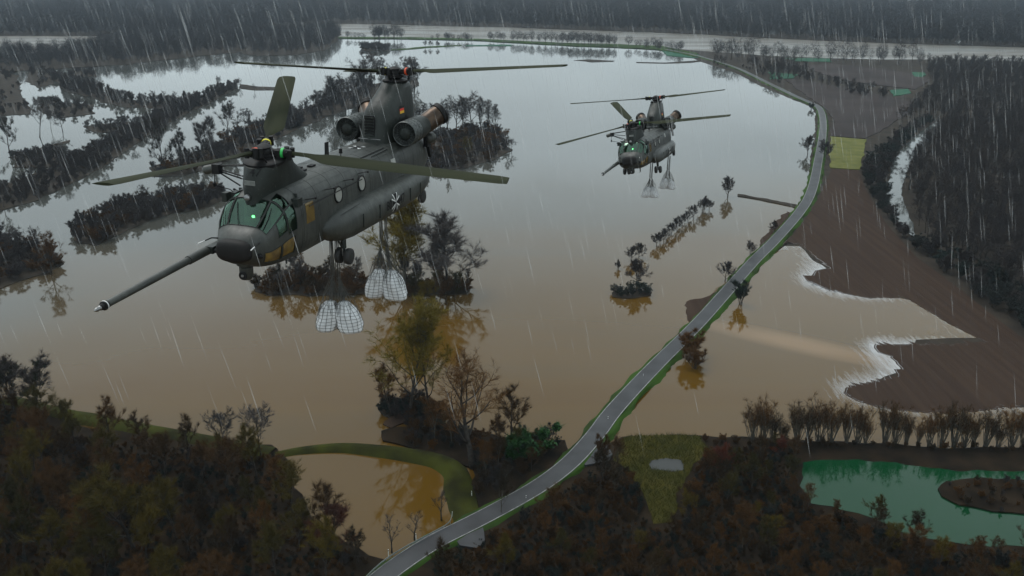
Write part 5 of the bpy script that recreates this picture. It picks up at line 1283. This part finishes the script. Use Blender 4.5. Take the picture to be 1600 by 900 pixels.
    # --- rotors
    def rotor(root, nm, H, tilt, az0, azs, cones):
        rt = link(nm, None, root, H, (0, tilt, 0))
        mb = MB(); mb.lathe([(-.30, .30), (-.22, .42), (-.12, .42), (-.08, .30), (0, .30), (.10, .26), (.16, .30), (.22, .20), (.26, .05)], (0, 0, 0), (0, 0, 1), 24); heli_part('hub', mb, 'black', rt)
        mb = MB(); mb.lathe([(-.62, .16), (-.30, .16)], (0, 0, 0), (0, 0, 1), 14); mb.lathe([(-.46, .58), (-.42, .62), (-.36, .62), (-.33, .5)], (0, 0, 0), (0, 0, 1), 24); heli_part('swashplate', mb, 'black', rt)
        for k in range(3):
            a = az0 + azs[k] + k * 2 * PI / 3
            rm = Matrix.Rotation(a, 4, 'Z') @ Matrix.Rotation(-cones[k], 4, 'Y')
            def put(name, mb_, m):
                o_ = heli_part(name, mb_, m, rt); o_.matrix_local = rm; return o_
            mb = MB(); mb.tube([(.2, 0, 0), (.5, 0, 0), (.62, 0, 0), (.95, 0, 0), (1.05, 0, 0)], [.12, .13, .17, .17, .12], 12); mb.box((.55, .0, .0), (.22, .34, .22)); mb.box((.98, 0, .02), (.16, .46, .16)); mb.lathe([(0, .10), (.34, .10)], (.78, .24, -.17), (0, 0, 1), 10); mb.tube([(.7, .24, -.1), (.45, .35, -.42)], .03, 5)
            mb.lathe([(-.18, .09), (.18, .09)], (1.02, -.16, 0), (0, 0, 1), 10); mb.lathe([(-.18, .09), (.18, .09)], (1.02, .16, 0), (0, 0, 1), 10)
            put('pitch_housing', mb, 'black')
            mb = MB(); mb.lathe([(.66, .165), (.665, .185), (.76, .185), (.765, .165)], (0, 0, 0), (1, 0, 0), 14, caps=False); put('colour_band', mb, ('yellow', 'red', 'green')[k])
            mb = MB(); rows = []
            prof = [(.5, .0), (.42, .18), (.25, .45), (0, .5), (-.3, .30), (-.5, .02), (-.3, -.2), (0, -.38), (.25, -.38), (.42, -.18)]
            for i in range(26):
                r_ = 1.0 + (9.14 - 1.0) * i / 25
                f = min(1, max(0, (r_ - 1.5) / 1.1)); f = f * f * (3 - 2 * f)
                ch = .20 + (.81 - .20) * f; th = .17 + (.095 - .17) * f
                if r_ > 9.0: ch *= .86
                tw = R(13 - 12 * (r_ / 9.14))
                droop = -.0 * r_
                row = []
                for u, v in prof:
                    yy, zz = u * ch - .12 * f, v * th
                    row.append((r_, yy * math.cos(tw) - zz * math.sin(tw), yy * math.sin(tw) + zz * math.cos(tw) + droop))
                rows.append(row)
            mb.loft(rows); put('rotor_blade', mb, 'blade')
        return rt
    return root, rotor

def copy_tree(o, parent=None, ren=None):
    c = o.copy(); COL.objects.link(c); c.parent = parent
    c.matrix_parent_inverse = o.matrix_parent_inverse
    for ch in list(o.children): copy_tree(ch, c)
    return c

near, rotor_fn = build_helicopter()
far = copy_tree(near)
POSE1 = ((-9.949, 30.558, 89.746), (R(-1.5), R(-.2), R(-107.1)))
POSE2 = ((10.926, 81.894, 82.442), (R(7.1), R(-3.6), R(-109.8)))
near.location, near.rotation_euler = POSE1
far.location, far.rotation_euler = POSE2
tag(near, 'large dark grey twin-rotor helicopter flying close by, its long refuelling probe pointing lower left', 'helicopter', 'twin-rotor helicopters carrying sling loads')
tag(far, 'smaller twin-rotor helicopter farther off over the open flood, right of the near one', 'helicopter', 'twin-rotor helicopters carrying sling loads')
T3 = 2 * PI / 3
rotor_fn(near, 'front_rotor', FH, R(6), R(205), [0, R(40), R(14)], [.08, .19, -.08])
rotor_fn(near, 'rear_rotor', RH, R(1), R(-18), [0, R(-24), 0], [.13, .11, -.12])
rotor_fn(far, 'front_rotor', FH, R(9), R(205.2), [R(-.6), R(.9), R(-.3)], [.047, .046, .042])
rotor_fn(far, 'rear_rotor', RH, R(4), R(-62.6), [0, 0, 0], [.065, .09, -.10])
bpy.context.view_layer.update()

# ------------------------------------------------------------------ sling loads: two white bags in a net under each hook
def sling_load(loc, sc, rz, label, seed):
    rng = random.Random(seed)
    root = link('sling_load', None, None, loc, (0, 0, rz), sc)
    prof = [(0, .02), (.015, .30), (.05, .44), (.12, .51), (.25, .54), (.40, .53), (.55, .50), (.70, .45), (.82, .37), (.91, .28), (.97, .17), (1.0, .06)]
    for b, (bx, by, lean, zb) in enumerate(((-.44, .12, -.10, -4.42), (.42, -.10, .12, -4.46))):
        H = 1.46
        def rad(t):
            for (a, ra), (c, rc) in zip(prof, prof[1:]):
                if t <= c: return ra + (rc - ra) * (t - a) / (c - a)
            return .1
        def pt(t, a, off=0.0):
            r = rad(t) + off
            w = 1 + .07 * math.sin(a * 3 + b * 2 + seed) * (1 - t) + .16 * noise.noise(Vector((math.cos(a) * 1.5, math.sin(a) * 1.5, t * 3 + seed * 3 + b * 7))) + .05 * math.sin(a * 5 + b + seed) * t + .03 * noise.noise(Vector((math.cos(a) * 5, math.sin(a) * 5, t * 9)))
            return Vector((bx * (1 - .36 * t) + lean * (1 - t) + r * w * math.cos(a) * 1.06, by * (1 - t) + r * w * math.sin(a) * .92, zb + H * t))
        mb = MB(); mb.loft([[pt(t / 26, 2 * PI * k / 40) for k in range(40)] for t in range(27)]); bag = heli_part('bulk_bag', mb, 'bag', root, 180)
        NM = 15
        mb = MB()
        apex = Vector((bx * .26, by * .1, -1.75 - .1 * b))
        for k in range(NM):
            a = 2 * PI * k / NM
            pts = [pt(t / 14, a, .014) for t in range(1, 15)]
            end = pts[-1]; pts += [end.lerp(apex, .35) + Vector((rng.uniform(-.06, .06), rng.uniform(-.06, .06), 0)), end.lerp(apex, .7) + Vector((rng.uniform(-.04, .04), rng.uniform(-.04, .04), 0)), apex]
            mb.tube(pts, .008, 4, caps=False)
        for t in range(1, 10):
            tt = t / 10
            mb.tube([pt(tt + .012 * math.sin(a * 3 + t), a, .016) for a in (2 * PI * k / 36 for k in range(37))], .0075, 4, caps=False)
        for s in range(26):                            # slack netting gathered above the bag
            a = rng.uniform(0, 6.28); z0 = rng.uniform(.5, .85)
            p = pt(z0, a, .05); q = apex + Vector((rng.uniform(-.1, .1), rng.uniform(-.1, .1), rng.uniform(-.5, 0)))
            mb.tube([p, p.lerp(q, .5) + Vector((rng.uniform(-.12, .12) + (-.08 if b == 0 else .08), rng.uniform(-.1, .1), 0)), q], .009, 3, caps=False)
        tag(heli_part('cargo_net', mb, 'net', root, 180), kind='stuff')
        for k in range(4):
            mb = MB(); e = Vector(((-.13 if b == 0 else .10) + k * .03, .02 * k, -.1 * k * .1)); s_ = apex + Vector(((k - 1.5) * .05, (k % 2) * .05, -.05 * k))
            mb.tube([s_, s_.lerp(e, .5) + Vector((rng.uniform(-.03, .03), 0, 0)), e], .021, 5); heli_part('sling_rope', mb, 'net', root, 180)
    return tag(root, label, 'sling load', 'netted white bags slung below the helicopters')
for hel, x, y, sc, rz, lab, sd in ((near, -6.3, .55, 1.0, .1, 'netted pair of white bags hanging under the front belly of the near helicopter', 1), (near, -11.2, .55, 1.04, -.05, 'netted pair of white bags hanging under the rear belly of the near helicopter', 2),
                                   (far, -6.6, .7, .80, .2, 'netted pair of white bags under the front belly of the far helicopter', 3), (far, -11.8, 1.5, .80, 0, 'netted pair of white bags under the rear belly of the far helicopter', 4)):
    sling_load(hel.matrix_world @ Vector((x, y, -.30)), sc, rz, lab, sd)

# ------------------------------------------------------------------ small road furniture, far town
for i, (x, y) in enumerate([(607, 866), (650, 841), (737, 774), (822, 781), (950, 657), (1005, 590)]):
    t = link('marker_post', None, None, G(x, y, .5))
    mb = MB(); mb.loft([[(a * .06, b * .06, z) for a, b in ((-1, -1), (1, -1), (1.0, .6), (0, 1.1), (-1, .6))] for z in (-.4, 1.0)]); heli_part('post', mb, 'post', t, 30)
    mb = MB(); mb.box((0, 0, .8), (.14, .145, .16)); heli_part('black_band', mb, 'black', t)
    tag(t, ['white marker post at the lower end of the guard rail', 'white marker post in the middle of the guard rail', 'white marker post beside the grass dike bend', 'white marker post right of the road near the yellow tree', 'white marker post on the road edge above the meadow junction', 'white marker post on the road edge at the flooded stretch'][i], 'post')
gl = smooth_line([G(x, y, .9) for x, y in [(566, 912), (585, 893), (608, 874), (640, 855), (672, 838), (694, 826), (704, 817), (707, 804)]], 2.0)
gt = link('guard_rail', None, None, gl[0])
mb = MB(); rows = []
for i, p in enumerate(gl):
    t = (gl[min(i + 1, len(gl) - 1)] - gl[max(i - 1, 0)]).normalized(); nr = Vector((-t.y, t.x, 0))
    rows.append([p - gl[0] + nr * a + Vector((0, 0, z)) for a, z in ((0, .42), (.05, .47), (.05, .52), (0, .57), (.05, .62), (.05, .67), (0, .73), (-.03, .73), (-.03, .42))])
mb.loft(rows); heli_part('rail_beam', mb, 'galv', gt, 30)
for p in gl[::2]:
    mb = MB(); mb.box(p - gl[0] + Vector((-.06, .06, .1)), (.08, .10, 1.1)); heli_part('rail_post', mb, 'galv', gt)
tag(gt, 'pale metal guard rail along the left edge of the lowest road stretch', 'guard rail')

hp_ = []
for k in range(3):
    mb = MB(); w, d, h = (10, 8, 5), (14, 9, 6), (20, 10, 8)
    w, d, h = ((10, 8, 5), (14, 9, 6), (22, 11, 8))[k]
    mb.box((0, 0, h / 2), (w, d, h))
    for x in range(-int(w / 2) + 2, int(w / 2), 3):
        for z in range(2, int(h), 3): mb.box((x, -d / 2 - .02, z), (1.2, .1, 1.4), 2)
    r0 = [(-w / 2 - .5, -d / 2 - .6, h), (-w / 2 - .5, d / 2 + .6, h), (-w / 2 - .5, 0, h + d * .45)]; r1 = [(-x, y, z) for x, y, z in r0]
    a = [mb.vert(p) for p in r0]; b = [mb.vert(p) for p in r1]
    mb.face(a, 1); mb.face(b[::-1], 1)
    for i in range(3): mb.face((a[i], b[i], b[(i + 1) % 3], a[(i + 1) % 3]), 1)
    me = mb.mesh('house', [M['wall'], M['rooft'], M['black']]); fix_normals(me); hp_.append(me)
rh_ = random.Random(8)
def house(x, y, lab, grp):
    o = link('house', hp_[rh_.randrange(3)], None, G(x, y, .8), (0, 0, rh_.uniform(0, 3.1)), rh_.uniform(.9, 1.3))
    tag(o, lab, 'house', grp)
for k in range(70):
    x = rh_.uniform(1400, 1610); y = rh_.uniform(2.5, 4.5 + 4.5 * (x - 1400) / 200)
    house(x, y, 'pale house in the far town at the upper right edge', 'houses of the far town')
for x, y, lab in [(213, 22, 'pale farmhouse among the far woods, upper left, left one'), (221, 21.5, 'pale farmhouse among the far woods, upper left, middle one'), (233, 23, 'pale farmhouse among the far woods, upper left, right one'), (1070, 3.5, 'lone pale house in the far woods at the top, left of the town')]: house(x, y, lab, None)
sheet('forest_pool', [(1215, 33), (1226, 34), (1231, 22), (1227, 22)], .95, M['channel'], step=20, jit=4)
sheet('forest_pool', [(1197, 54), (1210, 55), (1211, 48), (1203, 48)], .95, M['channel'], step=20, jit=4)
sheet('forest_pool', [(1491, 68), (1499, 69), (1509, 43), (1506, 43)], .95, M['channel'], step=20, jit=4)

# ------------------------------------------------------------------ rain falling through the air
rm_ = bpy.data.materials.new('rain_water'); rm_.use_nodes = True
rn = rm_.node_tree.nodes; rn.clear()
ro = rn.new('ShaderNodeOutputMaterial'); rt_ = rn.new('ShaderNodeBsdfTransparent'); rd = rn.new('ShaderNodeBsdfDiffuse'); rd.inputs[0].default_value = (.9, .9, .9, 1)
rx = rn.new('ShaderNodeMixShader'); rx.inputs[0].default_value = .17
for a, b in ((rt_.outputs[0], rx.inputs[1]), (rd.outputs[0], rx.inputs[2]), (rx.outputs[0], ro.inputs[0])): rm_.node_tree.links.new(a, b)
rr_ = random.Random(77); mb = MB()
for k in range(9000):
    c = Vector((rr_.uniform(-48, 48), rr_.uniform(27, 110), rr_.uniform(84, 114))); ln = rr_.uniform(.8, 2.2); w = rr_.uniform(.006, .020)
    d = Vector((.22 + rr_.gauss(0, .02), rr_.gauss(0, .03), -1)).normalized() * ln
    mid = [mb.vert(c + Vector((math.cos(t) * w, math.sin(t) * w, 0))) for t in (0, 2.1, 4.2)]
    t_, b_ = mb.vert(c - d / 2), mb.vert(c + d / 2)
    for i in range(3): mb.face((mid[i], mid[(i + 1) % 3], t_)); mb.face((mid[(i + 1) % 3], mid[i], b_))
tag(link('rain', mb.mesh('rain', rm_)), 'slanting rain falling over the flood plain', 'rain', kind='stuff')
# ------------------------------------------------------------------ haze: one closed box of even thin air
mb = MB(); mb.box((0, 5500, 64), (23000, 12600, 134.2))
hm = bpy.data.materials.new('haze'); hm.use_nodes = True
hn = hm.node_tree.nodes; hn.clear()
ho = hn.new('ShaderNodeOutputMaterial'); hv = hn.new('ShaderNodeVolumePrincipled')
hv.inputs['Color'].default_value = (0.74, 0.87, 1.0, 1); hv.inputs['Density'].default_value = 0.00006; hv.inputs['Anisotropy'].default_value = 0.2
hm.node_tree.links.new(hv.outputs[0], ho.inputs['Volume'])
hz = link('haze', mb.mesh('haze', hm)); hz['kind'] = 'stuff'
